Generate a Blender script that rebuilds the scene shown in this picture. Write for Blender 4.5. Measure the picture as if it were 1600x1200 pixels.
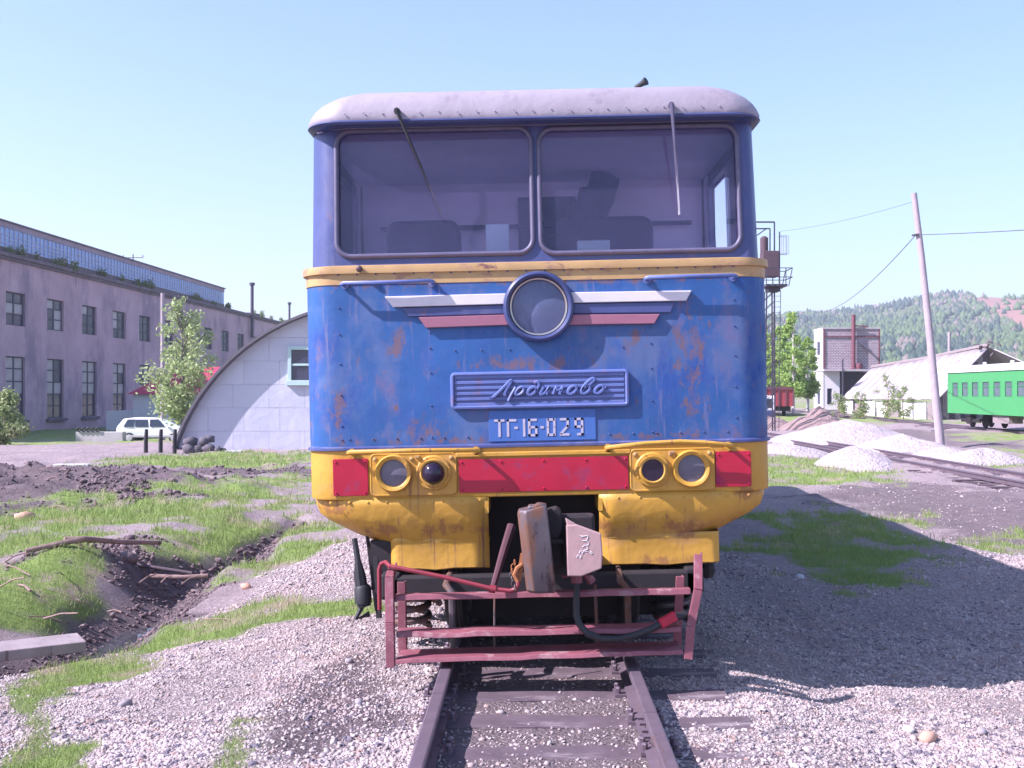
import bpy, bmesh, math, random
import numpy as np
from mathutils import Vector, Matrix, Euler
random.seed(7); RNG = np.random.default_rng(7)
R = math.radians
for o in list(bpy.data.objects): bpy.data.objects.remove(o)
SC = bpy.context.scene; COL = SC.collection

# ------------------------------------------------------------------ camera, world, sun, exposure
F = 1700.0; CAMZ = 1.665                       # focal length in px of the 1600 px wide photograph; eye height in metres
cd = bpy.data.cameras.new('camera'); cam = bpy.data.objects.new('camera', cd); COL.objects.link(cam)
cam.location = (0, 0, CAMZ); cam.rotation_euler = (R(90), 0, 0)
cd.sensor_width = 36; cd.lens = 36*F/1600; cd.shift_x = -28/1600; cd.shift_y = 14/1600
cd.clip_start = .05; cd.clip_end = 12000
SC.camera = cam
LD = Vector((1, .34, -.93)).normalized()       # direction the sunlight travels
W = bpy.data.worlds.new('World'); SC.world = W; W.use_nodes = True
nt = W.node_tree; sky = nt.nodes.new('ShaderNodeTexSky'); sky.sky_type = 'NISHITA'; sky.sun_disc = False
sky.sun_elevation = math.asin(-LD.z); sky.sun_rotation = math.atan2(-LD.x, -LD.y)
sky.air_density = 1.25; sky.dust_density = .9; sky.ozone_density = 3.5
nt.links.new(sky.outputs[0], nt.nodes['Background'].inputs[0]); nt.nodes['Background'].inputs[1].default_value = .105
sd = bpy.data.lights.new('sun', 'SUN'); sun = bpy.data.objects.new('sun', sd); COL.objects.link(sun)
sd.energy = 5.0; sd.angle = R(.5); sd.color = (1, .93, .86); sun.location = (-60, -20, 60)
sun.rotation_euler = LD.to_track_quat('-Z', 'Y').to_euler()
vs = SC.view_settings; vs.use_white_balance = True; vs.white_balance_temperature = 5900; vs.white_balance_tint = 24; vs.view_transform = 'Standard'; vs.look = 'None'; vs.exposure = 1.18; vs.gamma = 1; vs.use_curve_mapping = False
SC.render.engine = 'CYCLES'; SC.cycles.use_denoising = True
SC.cycles.max_bounces = 6; SC.cycles.diffuse_bounces = 3; SC.cycles.transparent_max_bounces = 12

# ------------------------------------------------------------------ helpers
def at(u, v, Y):                               # the point at distance Y that the photograph shows at pixel (u, v)
    return Vector(((u-828)*Y/F, Y, CAMZ-(v-614)*Y/F))
def flat(u, v, z=-.3):                         # the point of the level z that the photograph shows at (u, v)
    Y = F*(CAMZ-z)/(v-614); return ((u-828)*Y/F, Y)

def tag(o, label=None, cat=None, group=None, kind=None):
    if label: o['label'] = label
    if cat: o['category'] = cat
    if group: o['group'] = group
    if kind: o['kind'] = kind
    return o
def empty(name, loc, rot=(0, 0, 0), label=None, cat=None, group=None, kind=None):
    o = bpy.data.objects.new(name, None); COL.objects.link(o); o.location = loc; o.rotation_euler = rot
    o.empty_display_size = .2
    return tag(o, label, cat, group, kind)
def inst(name, data, parent, loc=(0, 0, 0), rot=(0, 0, 0), sc=(1, 1, 1)):
    o = bpy.data.objects.new(name, data); COL.objects.link(o); o.parent = parent
    o.location = loc; o.rotation_euler = rot; o.scale = sc
    return o
def copy_tree(o, parent=None):
    c = o.copy(); COL.objects.link(c)
    if parent: c.parent = parent
    for ch in list(o.children): copy_tree(ch, c)
    return c

class MB:
    def __init__(s): s.v = []; s.f = []
    def add(s, vs, fs):
        n = len(s.v); s.v += [tuple(p) for p in vs]; s.f += [tuple(i+n for i in f) for f in fs]; return s
    def box(s, x0, x1, y0, y1, z0, z1):
        return s.add([(x, y, z) for z in (z0, z1) for y in (y0, y1) for x in (x0, x1)],
                     [(0, 2, 3, 1), (4, 5, 7, 6), (0, 1, 5, 4), (2, 6, 7, 3), (0, 4, 6, 2), (1, 3, 7, 5)])
    def bar(s, p, q, w, h, up=(0, 0, 1)):      # rectangular bar from p to q
        p, q = Vector(p), Vector(q); d = (q-p).normalized(); a = d.cross(Vector(up))
        if a.length < 1e-4: a = d.cross(Vector((1, 0, 0)))
        a.normalize(); b = a.cross(d); a *= w/2; b *= h/2
        return s.add([p-a-b, p+a-b, p+a+b, p-a+b, q-a-b, q+a-b, q+a+b, q-a+b],
                     [(0, 1, 2, 3), (7, 6, 5, 4), (0, 4, 5, 1), (1, 5, 6, 2), (2, 6, 7, 3), (3, 7, 4, 0)])
    def tube(s, pts, r, n=8, closed=False, flat_y=1.0):
        pts = [Vector(p) for p in pts]; m = len(pts); rs = r if isinstance(r, (list, tuple)) else [r]*m
        ring = []; ref = None
        for i, p in enumerate(pts):
            a = pts[i-1] if (i or closed) else p; b = pts[(i+1) % m] if (i < m-1 or closed) else p
            d = (b-a).normalized()
            if ref is None:
                ref = Vector((0, 0, 1)) if abs(d.z) < .9 else Vector((0, 1, 0))
            x = ref-d*ref.dot(d); x.normalize(); ref = x; y = d.cross(x)
            for k in range(n):
                o = (x*math.cos(2*math.pi*k/n)+y*math.sin(2*math.pi*k/n))*rs[i]
                if flat_y != 1: o.y *= flat_y
                ring.append(p+o)
        fs = []
        for i in range(m if closed else m-1):
            for k in range(n):
                a = i*n+k; b = i*n+(k+1) % n; c = ((i+1) % m)*n+(k+1) % n; d = ((i+1) % m)*n+k
                fs.append((a, d, c, b))
        if not closed: fs += [tuple(range(n)), tuple(reversed(range((m-1)*n, m*n)))]
        return s.add(ring, fs)
    def lathe(s, prof, c, axis, n=32, caps=True):          # prof: (radius, distance along axis)
        ax = Vector(axis).normalized(); x = ax.orthogonal().normalized(); y = ax.cross(x); c = Vector(c)
        vs = []; fs = []; m = len(prof)
        for r, h in prof:
            for k in range(n):
                t = 2*math.pi*k/n; vs.append(c+ax*h+(x*math.cos(t)+y*math.sin(t))*r)
        for i in range(m-1):
            for k in range(n):
                fs.append((i*n+k, i*n+(k+1) % n, (i+1)*n+(k+1) % n, (i+1)*n+k))
        if caps and prof[0][0] > 1e-5: fs.append(tuple(reversed(range(n))))
        if caps and prof[-1][0] > 1e-5: fs.append(tuple(range((m-1)*n, m*n)))
        return s.add(vs, fs)
    def prism(s, poly, a, b, fn=lambda x, z, y: (x, y, z)):   # polygon (x, z) from depth a to depth b
        n = len(poly)
        vs = [fn(x, z, a) for x, z in poly]+[fn(x, z, b) for x, z in poly]
        fs = [tuple(range(n)), tuple(reversed(range(n, 2*n)))]+[(i, i+n, (i+1) % n+n, (i+1) % n) for i in range(n)]
        return s.add(vs, fs)
    def loft(s, rings, closed=True, cap0=False, cap1=False):
        n = len(rings[0]); vs = [p for r in rings for p in r]; fs = []
        for i in range(len(rings)-1):
            for k in range(n if closed else n-1):
                fs.append((i*n+k, i*n+(k+1) % n, (i+1)*n+(k+1) % n, (i+1)*n+k))
        if cap0: fs.append(tuple(reversed(range(n))))
        if cap1: fs.append(tuple(range((len(rings)-1)*n, len(rings)*n)))
        return s.add(vs, fs)
    def mesh(s, name, mat, smooth=False):
        me = bpy.data.meshes.new(name); me.from_pydata(s.v, [], s.f); me.update()
        bm = bmesh.new(); bm.from_mesh(me); bmesh.ops.recalc_face_normals(bm, faces=bm.faces); bm.to_mesh(me); bm.free()
        if mat: me.materials.append(mat)
        if smooth: me.polygons.foreach_set('use_smooth', [True]*len(me.polygons))
        return me
    def build(s, name, mat, parent=None, smooth=False, bev=0, loc=(0, 0, 0), rot=(0, 0, 0), angle=40):
        me = s.mesh(name, mat, smooth); o = bpy.data.objects.new(name, me); COL.objects.link(o)
        o.parent = parent; o.location = loc; o.rotation_euler = rot
        if smooth:
            me.set_sharp_from_angle(angle=R(angle))
        if bev:
            b = o.modifiers.new('bevel', 'BEVEL'); b.width = bev; b.segments = 2; b.limit_method = 'ANGLE'; b.angle_limit = R(40)
        return o
def raw(name, verts, faces, mat, parent=None, smooth=False):    # big meshes from numpy; faces (n, k)
    me = bpy.data.meshes.new(name); nv, nf, k = len(verts), len(faces), faces.shape[1]
    me.vertices.add(nv); me.vertices.foreach_set('co', np.asarray(verts, np.float32).ravel())
    me.loops.add(nf*k); me.loops.foreach_set('vertex_index', faces.astype(np.int32).ravel())
    me.polygons.add(nf); me.polygons.foreach_set('loop_start', np.arange(nf, dtype=np.int32)*k)
    me.polygons.foreach_set('loop_total', np.full(nf, k, np.int32))
    if smooth: me.polygons.foreach_set('use_smooth', np.ones(nf, bool))
    me.update(calc_edges=True); me.materials.append(mat)
    o = bpy.data.objects.new(name, me); COL.objects.link(o); o.parent = parent
    return o
def rrect(x0, x1, z0, z1, r, n=8):              # rounded rectangle outline (x, z)
    out = []
    for cx, cz, a0 in ((x1-r, z1-r, 0), (x0+r, z1-r, 90), (x0+r, z0+r, 180), (x1-r, z0+r, 270)):
        for k in range(n+1):
            t = R(a0+90*k/n); out.append((cx+r*math.cos(t), cz+r*math.sin(t)))
    return out
def holed(m, fn, s0, s1, z0, z1, holes, depth):  # wall in (s, z) with rectangular holes and reveals; fn(s, z, d) -> point
    S = sorted({s0, s1, *[h[0] for h in holes], *[h[1] for h in holes]}); Z = sorted({z0, z1, *[h[2] for h in holes], *[h[3] for h in holes]})
    for a, b in zip(S, S[1:]):
        for c, d in zip(Z, Z[1:]):
            ms, mz = (a+b)/2, (c+d)/2
            if any(h[0] < ms < h[1] and h[2] < mz < h[3] for h in holes): continue
            m.add([fn(a, c, 0), fn(b, c, 0), fn(b, d, 0), fn(a, d, 0)], [(0, 1, 2, 3)])
    for a, b, c, d in holes:
        P = [(a, c), (b, c), (b, d), (a, d)]
        m.add([fn(*p, 0) for p in P]+[fn(*p, depth) for p in P], [(i, (i+1) % 4, (i+1) % 4+4, i+4) for i in range(4)])

# value noise in numpy
_T = RNG.random((256, 256))
def vnoise(x, y):
    xi = np.floor(x).astype(int); yi = np.floor(y).astype(int); fx = x-xi; fy = y-yi
    fx = fx*fx*(3-2*fx); fy = fy*fy*(3-2*fy); g = lambda i, j: _T[i % 256, j % 256]
    return (g(xi, yi)*(1-fx)+g(xi+1, yi)*fx)*(1-fy)+(g(xi, yi+1)*(1-fx)+g(xi+1, yi+1)*fx)*fy
def fbm(x, y, o=4):
    s = 0; a = .5; x = np.asarray(x, float); y = np.asarray(y, float)
    for i in range(o): s = s+a*vnoise(x+17.3*i, y+9.1*i); x = x*2.03; y = y*2.03; a *= .5
    return s/(1-.5**o)*1.0

# ------------------------------------------------------------------ materials
def mixcol(nt, fac, a, b):
    n = nt.nodes.new('ShaderNodeMix'); n.data_type = 'RGBA'
    if isinstance(fac, (int, float)): n.inputs[0].default_value = fac
    else: nt.links.new(fac, n.inputs[0])
    for sock, val in ((n.inputs[6], a), (n.inputs[7], b)):
        if isinstance(val, (tuple, list)): sock.default_value = (*val[:3], 1)
        else: nt.links.new(val, sock)
    return n.outputs[2]
def noise(nt, vec, scale, detail=4, rough=.55, stretch=None):
    if stretch:
        mp = nt.nodes.new('ShaderNodeMapping'); mp.inputs['Scale'].default_value = stretch; nt.links.new(vec, mp.inputs[0]); vec = mp.outputs[0]
    n = nt.nodes.new('ShaderNodeTexNoise'); n.inputs['Scale'].default_value = scale; n.inputs['Detail'].default_value = detail
    n.inputs['Roughness'].default_value = rough; nt.links.new(vec, n.inputs['Vector']); return n.outputs['Fac']
def ramp(nt, fac, lo, hi):
    n = nt.nodes.new('ShaderNodeMapRange'); n.inputs[1].default_value = lo; n.inputs[2].default_value = hi; n.interpolation_type = 'SMOOTHSTEP'
    nt.links.new(fac, n.inputs[0]); return n.outputs[0]
def math_(nt, op, a, b):
    n = nt.nodes.new('ShaderNodeMath'); n.operation = op
    for i, v in enumerate((a, b)):
        if isinstance(v, (int, float)): n.inputs[i].default_value = v
        else: nt.links.new(v, n.inputs[i])
    return n.outputs[0]
def M(name, base, rough=.6, metal=0, var=.15, scale=3, wear=None, bump=None, spots=None, spec=.5):
    """wear: list of (colour, noise scale, threshold, stretch); spots: (colour, [(centre, radius)], noise scale)"""
    m = bpy.data.materials.new(name); m.use_nodes = True; nt = m.node_tree; b = nt.nodes['Principled BSDF']
    tc = nt.nodes.new('ShaderNodeTexCoord').outputs['Object']
    c = mixcol(nt, noise(nt, tc, scale, 5, .6), tuple(x*(1-var*1.6) for x in base), tuple(min(1, x*(1+var*1.6)) for x in base))
    rg = None
    for col, sc, th, st in (wear or []):
        f = ramp(nt, noise(nt, tc, sc, 8, .68, st), th-.02, th+(.16 if sc < 5 else .08))
        c = mixcol(nt, f, c, col); rg = f if rg is None else math_(nt, 'MAXIMUM', rg, f)
    if spots:
        col, lst, sc = spots; acc = None
        for cen, rad in lst:
            v = nt.nodes.new('ShaderNodeVectorMath'); v.operation = 'SUBTRACT'; nt.links.new(tc, v.inputs[0]); v.inputs[1].default_value = cen
            w = nt.nodes.new('ShaderNodeVectorMath'); w.operation = 'DIVIDE'; nt.links.new(v.outputs[0], w.inputs[0]); w.inputs[1].default_value = rad
            l = nt.nodes.new('ShaderNodeVectorMath'); l.operation = 'LENGTH'; nt.links.new(w.outputs[0], l.inputs[0])
            g = ramp(nt, l.outputs['Value'], 1.3, 0.0); acc = g if acc is None else math_(nt, 'MAXIMUM', acc, g)
        n1 = noise(nt, tc, sc, 12, .78, (1, 1, .6)); f = math_(nt, 'MULTIPLY', ramp(nt, math_(nt, 'ADD', n1, math_(nt, 'MULTIPLY', acc, .17)), .615, .72), .8)
        c = mixcol(nt, f, c, col)
    nt.links.new(c, b.inputs['Base Color']); b.inputs['Metallic'].default_value = metal; b.inputs['Specular IOR Level'].default_value = spec
    if rg is not None:
        mr = nt.nodes.new('ShaderNodeMapRange'); nt.links.new(rg, mr.inputs[0]); mr.inputs[3].default_value = rough; mr.inputs[4].default_value = .9
        nt.links.new(mr.outputs[0], b.inputs['Roughness'])
    else: b.inputs['Roughness'].default_value = rough
    if bump:
        h = None
        for sc, st in bump:
            k = math_(nt, 'MULTIPLY', noise(nt, tc, sc, 4), st); h = k if h is None else math_(nt, 'ADD', h, k)
        bp = nt.nodes.new('ShaderNodeBump'); bp.inputs['Distance'].default_value = 1; bp.inputs['Strength'].default_value = 1
        nt.links.new(h, bp.inputs['Height']); nt.links.new(bp.outputs[0], b.inputs['Normal'])
    return m
RUST = (.165, .088, .09); DKRUST = (.07, .04, .045)
blue = M('blue_paint', (.022, .092, .275), .42, var=.25, scale=2.2,
         wear=[((.085, .13, .27), 1.7, .49, (1, 1, .8)), ((.022, .07, .27), 2.6, .51, (1, 1, .6)), ((.13, .115, .23), 4.5, .55, (1, 1, .6)), ((.11, .13, .27), 6, .58, (3, 1, .25)), (RUST, 9, .635, (1, 1, .6)), ((.20, .10, .10), 24, .64, (1, 1, .7)), ((.12, .13, .2), 60, .66, None), ((.05, .05, .09), 38, .73, None)],
         bump=[(2.2, .012), (9, .0012)],
         spots=(RUST, [((.98, 0, 1.95), (.22, .5, .5)), ((1.0, 0, 1.55), (.16, .5, .3)), ((-.75, 0, 1.42), (.3, .5, .2)), ((-.9, 0, 2.0), (.15, .5, .25)), ((.62, 0, 2.02), (.15, .5, .15)), ((0, 0, 1.372), (2.4, .5, .045)), ((0, 0, 2.375), (2.4, .5, .03)), ((-.05, 0, 1.86), (.7, .5, .09)), ((-1.3, 0, 1.6), (.10, .5, .4))], 13))
blue_up = M('faded_blue_paint', (.058, .074, .20), .4, var=.2, scale=2.5, wear=[((.11, .11, .22), 4, .53, (1, 1, .5)), ((.15, .10, .15), 9, .63, (1, 1, .5)), (RUST, 9, .71, None), ((.03, .03, .07), 40, .72, None)], bump=[(2.5, .006)])
ochre = M('ochre_band_paint', (.46, .29, .12), .5, var=.18, scale=5, wear=[((.36, .21, .13), 5, .54, (1, 1, 2)), ((.18, .085, .075), 9, .63, (.6, 1, 1.5)), ((.15, .12, .12), 22, .66, None)])
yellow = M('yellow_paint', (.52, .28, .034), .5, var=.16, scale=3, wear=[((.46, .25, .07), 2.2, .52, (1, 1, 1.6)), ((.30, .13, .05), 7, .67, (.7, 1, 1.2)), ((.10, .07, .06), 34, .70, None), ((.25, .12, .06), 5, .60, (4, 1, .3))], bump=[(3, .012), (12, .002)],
           spots=((.27, .115, .045), [((-.72, .1, .79), (.75, .6, .10)), ((.78, .1, .79), (.75, .6, .10)), ((-.6, .1, .56), (.6, .5, .06)), ((.7, .1, .56), (.6, .5, .06)), ((-1.35, .1, .95), (.25, .4, .12)), ((1.3, 0, 1.0), (.3, .4, .08))], 5))  # underside spots hold grime plus shade painted in below the skirt bulge
redp = M('red_paint', (.40, .008, .035), .35, var=.2, scale=4, wear=[((.28, .02, .07), 5, .55, None), ((.5, .2, .22), 50, .74, None)])
redold = M('faded_red_paint', (.22, .068, .09), .6, var=.25, scale=6, wear=[((.30, .16, .17), 7, .56, None), (DKRUST, 14, .66, None)], bump=[(9, .006)])
whitep = M('dirty_white_paint', (.62, .58, .60), .5, var=.1, scale=6, wear=[((.35, .30, .32), 12, .66, None)])
mauve = M('faded_maroon_paint', (.30, .12, .17), .5, var=.15, scale=6, wear=[((.38, .25, .3), 30, .68, None)])
roofm = M('weathered_roof_paint', (.29, .255, .295), .55, var=.12, scale=3, wear=[((.20, .17, .21), 4, .56, None), ((.07, .05, .07), 16, .71, (1, 1, 1.6))], bump=[(3, .014), (14, .0015)])
dark = M('dark_underframe', (.018, .014, .017), .75, var=.4, scale=6, wear=[((.05, .03, .03), 9, .6, None)])
rubber = M('black_rubber', (.02, .02, .024), .6, var=.3, scale=8)
seal = M('window_seal', (.10, .09, .15), .5, var=.25, scale=12)
steel = M('bare_steel', (.11, .09, .10), .5, .4, var=.3, scale=7, wear=[((.17, .085, .06), 6, .47, (1, 1, .3)), ((.05, .035, .04), 14, .6, (1, 1, .4))], bump=[(14, .003)])
rusty = M('orange_rust', (.34, .13, .05), .85, var=.3, scale=14)
guardm = M('rusty_pink_plate', (.42, .27, .26), .8, var=.12, scale=6, wear=[((.45, .22, .15), 8, .62, None)], bump=[(25, .002)])
dblue = M('dark_blue_enamel', (.045, .06, .16), .3, var=.2, scale=6)
plateb = M('nameplate_blue', (.11, .15, .36), .45, var=.18, scale=10, wear=[((.17, .14, .26), 9, .6, None)])
numb = M('number_plate_blue', (.05, .13, .38), .5, var=.1, scale=8)
chalkw = M('worn_white_lettering', (.44, .40, .48), .7, var=.15, scale=30, wear=[((.15, .2, .45), 30, .72, None)])
railm = M('worn_rail_steel', (.16, .12, .15), .5, .35, var=.2, scale=8, wear=[((.12, .07, .07), 6, .6, (1, .3, 1))])
woodd = M('dark_creosote_wood', (.10, .07, .085), .85, var=.3, scale=6, wear=[((.22, .18, .19), 7, .58, (.2, 1, 1)), ((.03, .02, .025), 16, .64, (.15, 1, 1))], bump=[(12, .006)])
woodg = M('grey_weathered_wood', (.26, .21, .215), .85, var=.25, scale=6, wear=[((.14, .10, .10), 9, .6, (1, 1, .15))], bump=[(10, .006)])
woodb = M('brown_dead_wood', (.26, .17, .15), .9, var=.3, scale=5, wear=[((.09, .06, .06), 7, .6, None)], bump=[(14, .01)])
concrete = M('pale_concrete', (.42, .38, .40), .85, var=.15, scale=1.5, wear=[((.25, .2, .22), 2, .62, None)], bump=[(8, .01)])
def glassmat(name, tint=(.75, .78, .9), dust_veil=.06, dust_veil_col=(.35, .33, .45), rough=.03):
    m = bpy.data.materials.new(name); m.use_nodes = True; nt = m.node_tree; nt.nodes.remove(nt.nodes['Principled BSDF'])
    out = nt.nodes['Material Output']; t = nt.nodes.new('ShaderNodeBsdfTransparent'); t.inputs[0].default_value = (*tint, 1)
    g = nt.nodes.new('ShaderNodeBsdfGlossy'); g.inputs['Roughness'].default_value = rough
    fr = nt.nodes.new('ShaderNodeFresnel'); fr.inputs[0].default_value = 1.42
    a = nt.nodes.new('ShaderNodeMixShader'); nt.links.new(fr.outputs[0], a.inputs[0]); nt.links.new(t.outputs[0], a.inputs[1]); nt.links.new(g.outputs[0], a.inputs[2])
    d = nt.nodes.new('ShaderNodeBsdfDiffuse'); d.inputs[0].default_value = (*dust_veil_col, 1)
    tc = nt.nodes.new('ShaderNodeTexCoord').outputs['Object']
    b = nt.nodes.new('ShaderNodeMixShader'); nt.links.new(math_(nt, 'MULTIPLY', noise(nt, tc, 2.5, 6, .7), dust_veil*2), b.inputs[0])
    nt.links.new(a.outputs[0], b.inputs[1]); nt.links.new(d.outputs[0], b.inputs[2]); nt.links.new(b.outputs[0], out.inputs[0])
    return m
cabglass = glassmat('dust_veil_cab_glass', (.95, .94, 1.0), .075, (.30, .27, .58))  # dust layer doubles as a painted violet haze that brightens the windscreens
sideglass = glassmat('side_glass', (.95, .96, 1.0), .03, (.3, .3, .5))
lensglass = M('dull_lens', (.13, .12, .16), .25, var=.2, scale=14, wear=[((.28, .26, .3), 5, .6, None)])
darklens = M('dark_domed_lens', (.02, .012, .03), .08, var=.1, scale=5)
biglens = M('headlamp_lens', (.10, .12, .22), .22, var=.18, scale=6, wear=[((.20, .22, .36), 3, .55, (1, 1, .6))])
chrome = M('tarnished_brass', (.5, .44, .4), .3, .8, var=.15, scale=8)

# ------------------------------------------------------------------ ground
DX, TX = .06, .06                                # the main track's centre line
def poly_sd(px, py, poly):                       # signed distance, inside positive
    d = np.full(px.shape, 1e9); ins = np.zeros(px.shape, bool); n = len(poly)
    for i in range(n):
        x0, y0 = poly[i]; x1, y1 = poly[(i+1) % n]; ex, ey = x1-x0, y1-y0; wx, wy = px-x0, py-y0
        t = np.clip((wx*ex+wy*ey)/(ex*ex+ey*ey+1e-9), 0, 1); d = np.minimum(d, np.hypot(wx-ex*t, wy-ey*t))
        c = ((y0 <= py) & (y1 > py)) | ((y1 <= py) & (y0 > py)); ins ^= c & (wx < (py-y0)/(ey if abs(ey) > 1e-9 else 1e-9)*ex)
    return np.where(ins, d, -d)
sst = lambda a, b, x: (lambda t: t*t*(3-2*t))(np.clip((x-a)/(b-a), 0, 1))
def ditch(x, y):                                 # 0..1, deepest along the ditch's line
    cx = -3.75+.12*np.sin(y*.9)+.10*np.sin(y*2.3+1)+np.where(y < 9, (9-y)*-.55, 0)
    w = .5*np.clip((18.5-y)/7, 0, 1)**.6*np.clip((y-6.5)/1.0, 0, 1)+.02
    return np.clip(1-np.abs(x-cx)/w, 0, 1)**.8*np.clip((18.2-y)/3, 0, 1)
def ground_z(x, y):
    x = np.asarray(x, float); y = np.asarray(y, float)
    l = np.interp(y, [0, 20, 36, 44, 64, 84, 140, 400, 3000], [-.2, -.28, -.35, -.5, -1.2, -1.45, -1.7, -2, -2])
    r = np.interp(y, [0, 20, 42, 65, 85, 110, 300, 700, 3000], [-.40, -.40, -.40, -.5, -.35, 0, 1, 2, 2])
    z = l+(r-l)*sst(-3, 6, x)
    a = np.abs(x-TX); track = (y > -20) & (y < 40)
    z = np.where(track, z+(np.where(a < .5, -.152, np.where(x < 0, -.128, -.156))-z)*sst(np.where(x > 0, 2.1, 2.7), 1.15, a), z)
    n1 = fbm(x*.9, y*.9, 5)-.5; n2 = fbm(x*5, y*5, 3)-.5
    amp = sst(.5, 2.5, a)
    z = z+n1*(.03+.12*amp)*np.clip(y/10, .6, 3)*.8+n2*.03
    z = z-.14*sst(-2.3, -3.2, x)*sst(-5, -4.2, x)*sst(17, 13, y)*sst(6, 8, y)
    z = z-.31*ditch(x, y)
    z = z+.12*sst(-4.1, -4.6, x)*sst(-7, -4.6, x)*sst(6, 9, y)*sst(20, 15, y)
    for (cx, cy, rx, ry, h) in ((-9.8, 20.5, 3.2, 2.2, .42), (-7.0, 20.8, 2.2, 1.7, .32), (-12.5, 22, 3, 3, .5), (-5.6, 23.5, 1.8, 1.4, .22), (-9, 25.5, 3, 1.6, .3), (-4.6, 26.5, 2, 1.2, .15), (-6, 29, 2.4, 1.0, .2),
                               (-6.2, 10.2, .9, .5, .22), (-4.9, 11.6, .8, .7, .18), (-5.2, 8.6, .7, .4, .16), (-4.4, 7.0, .6, .35, .14), (-3.6, 5.6, .6, .4, .08)):
        d = np.hypot((x-cx)/rx, (y-cy)/ry); g = np.exp(-d*d*1.6)
        z = z+g*(h*.75+h*1.1*(fbm(x*2.2+3, y*2.2, 4)-.35))
    return z
gz = lambda x, y: float(ground_z(np.array([x]), np.array([y]))[0])

def I(*pts, z=-.3): return [flat(u, v, z) for u, v in pts]
GRASS = [I((0, 1085), (45, 1022), (130, 1008), (225, 1028), (205, 1052), (120, 1062), (60, 1090), (110, 1150), (130, 1290), (0, 1290)),
         I((110, 992), (200, 975), (330, 950), (490, 962), (570, 978), (545, 992), (420, 985), (300, 1000), (130, 1000)),
         I((-300, 835), (150, 788), (400, 768), (485, 762), (490, 800), (440, 822), (335, 880), (230, 850), (150, 870), (-300, 900)),
         I((0, 905), (130, 905), (160, 950), (100, 975), (-200, 1000), (-200, 905)),
         I((330, 893), (400, 858), (470, 818), (545, 835), (500, 872), (430, 885)),
         I((60, 735), (180, 716), (290, 703), (500, 706), (500, 732), (400, 736), (200, 741)),
         I((370, 765), (420, 752), (500, 755), (500, 770), (380, 778)),
         I((-400, 690), (200, 690), (60, 696), (-400, 702), z=-.6), I((120, 683), (300, 683), (300, 692), (120, 692), z=-.9),
         I((1130, 850), (1175, 800), (1285, 789), (1400, 808), (1445, 860), (1385, 908), (1320, 917), (1225, 882)),
         I((1205, 714), (1290, 711), (1385, 737), (1320, 752), (1205, 751)),
         I((1540, 700), (1700, 690), (1700, 742), (1570, 728)), I((1540, 842), (1600, 818), (1680, 830), (1600, 850)),
         I((1380, 806), (1440, 797), (1432, 816)), I((1500, 678), (1800, 672), (1800, 690), (1500, 690), z=-.45),
         I((1300, 652), (1420, 640), (1480, 655), (1400, 660), z=-.3),
         I((545, 975), (575, 972), (580, 985), (550, 990)), I((330, 1165), (400, 1160), (420, 1290), (300, 1290))]
SOIL = [I((-300, 738), (100, 733), (230, 744), (320, 757), (395, 758), (345, 782), (200, 800), (100, 812), (-300, 830)),
        I((230, 745), (330, 728), (520, 724), (520, 756), (380, 760)),
        I((1240, 770), (1380, 742), (1700, 775), (1700, 860), (1480, 830), (1400, 800)),
        I((1300, 668), (1500, 672), (1700, 700), (1700, 712), (1480, 695), (1300, 680), z=-.4),
        I((0, 900), (40, 880), (160, 945), (230, 900), (330, 905), (330, 960), (200, 985), (60, 1000)),
        I((380, 1120), (560, 1060), (640, 1120), (600, 1200), (420, 1290)),
        I((90, 885), (200, 850), (330, 860), (320, 905), (120, 915)), I((0, 1062), (60, 1030), (150, 1062), (90, 1075))]
ROAD = I((-400, 700), (100, 699), (330, 690), (330, 700), (160, 718), (0, 728), (-400, 730), z=-.4)
GRAVEL = [I((-100, 1010), (420, 985), (300, 960), (420, 900), (560, 840), (640, 800), (1100, 800), (1130, 860), (1400, 905), (1480, 830), (1800, 900), (1800, 1500), (-100, 1500)),
          I((1200, 740), (1420, 755), (1500, 790), (1250, 800))]
def zones(x, y):
    j = (fbm(x*1.3, y*1.3, 4)-.5); w = np.clip(y*.06, .25, 3)
    j2 = (fbm(x*4+7, y*4, 3)-.5)
    g = np.zeros(x.shape); s = np.zeros(x.shape); v = np.zeros(x.shape)
    for p in GRASS: g = np.maximum(g, sst(-.25, .35, poly_sd(x, y, p)/w+j*2.2+j2*1.2))
    for p in SOIL: s = np.maximum(s, sst(-.3, .3, poly_sd(x, y, p)/w+j*1.8+j2*.9))
    for p in GRAVEL: v = np.maximum(v, sst(-.4, .3, poly_sd(x, y, p)/w+j*1.2))
    far = np.hypot(x, y); out = ((far > 80) | (x < -22) | (x > 34)) & (y > 0)
    g = np.where(out, np.maximum(g, sst(.35, .6, fbm(x*.06, y*.06, 4))), g)
    rd = sst(-.4, .4, poly_sd(x, y, ROAD)/w+j); g = g*(1-rd)
    g = g*np.where(y < 24, sst(.30, .46, fbm(x*1.7+31, y*1.2+5, 4)+.10*sst(14, 8, y)*(x < -2)), 1)
    dt = ditch(x, y); s = np.maximum(s, sst(.15, .5, dt)); g = g*(1-sst(.2, .5, dt)); at_ = np.abs(x-TX); s = np.maximum(s, .75*sst(.62, .5, at_)*(y < 30)*(y > 0))
    return g, s*(1-g*.9)*np.where(x > 3, .75, 1), v
def axis(pts):
    out = [pts[0][0]]
    for (a, st0), (b, st1) in zip(pts, pts[1:]):
        while out[-1] < b-1e-6:
            t = (out[-1]-a)/(b-a); out.append(out[-1]+st0+(st1-st0)*t)
        out[-1] = b
    return np.array(out)
gx = axis([(-4000, 600), (-200, 12), (-40, 1.2), (-14, .3), (-7, .09), (6, .09), (14, .3), (40, 1.2), (200, 12), (4000, 600)])
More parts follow.
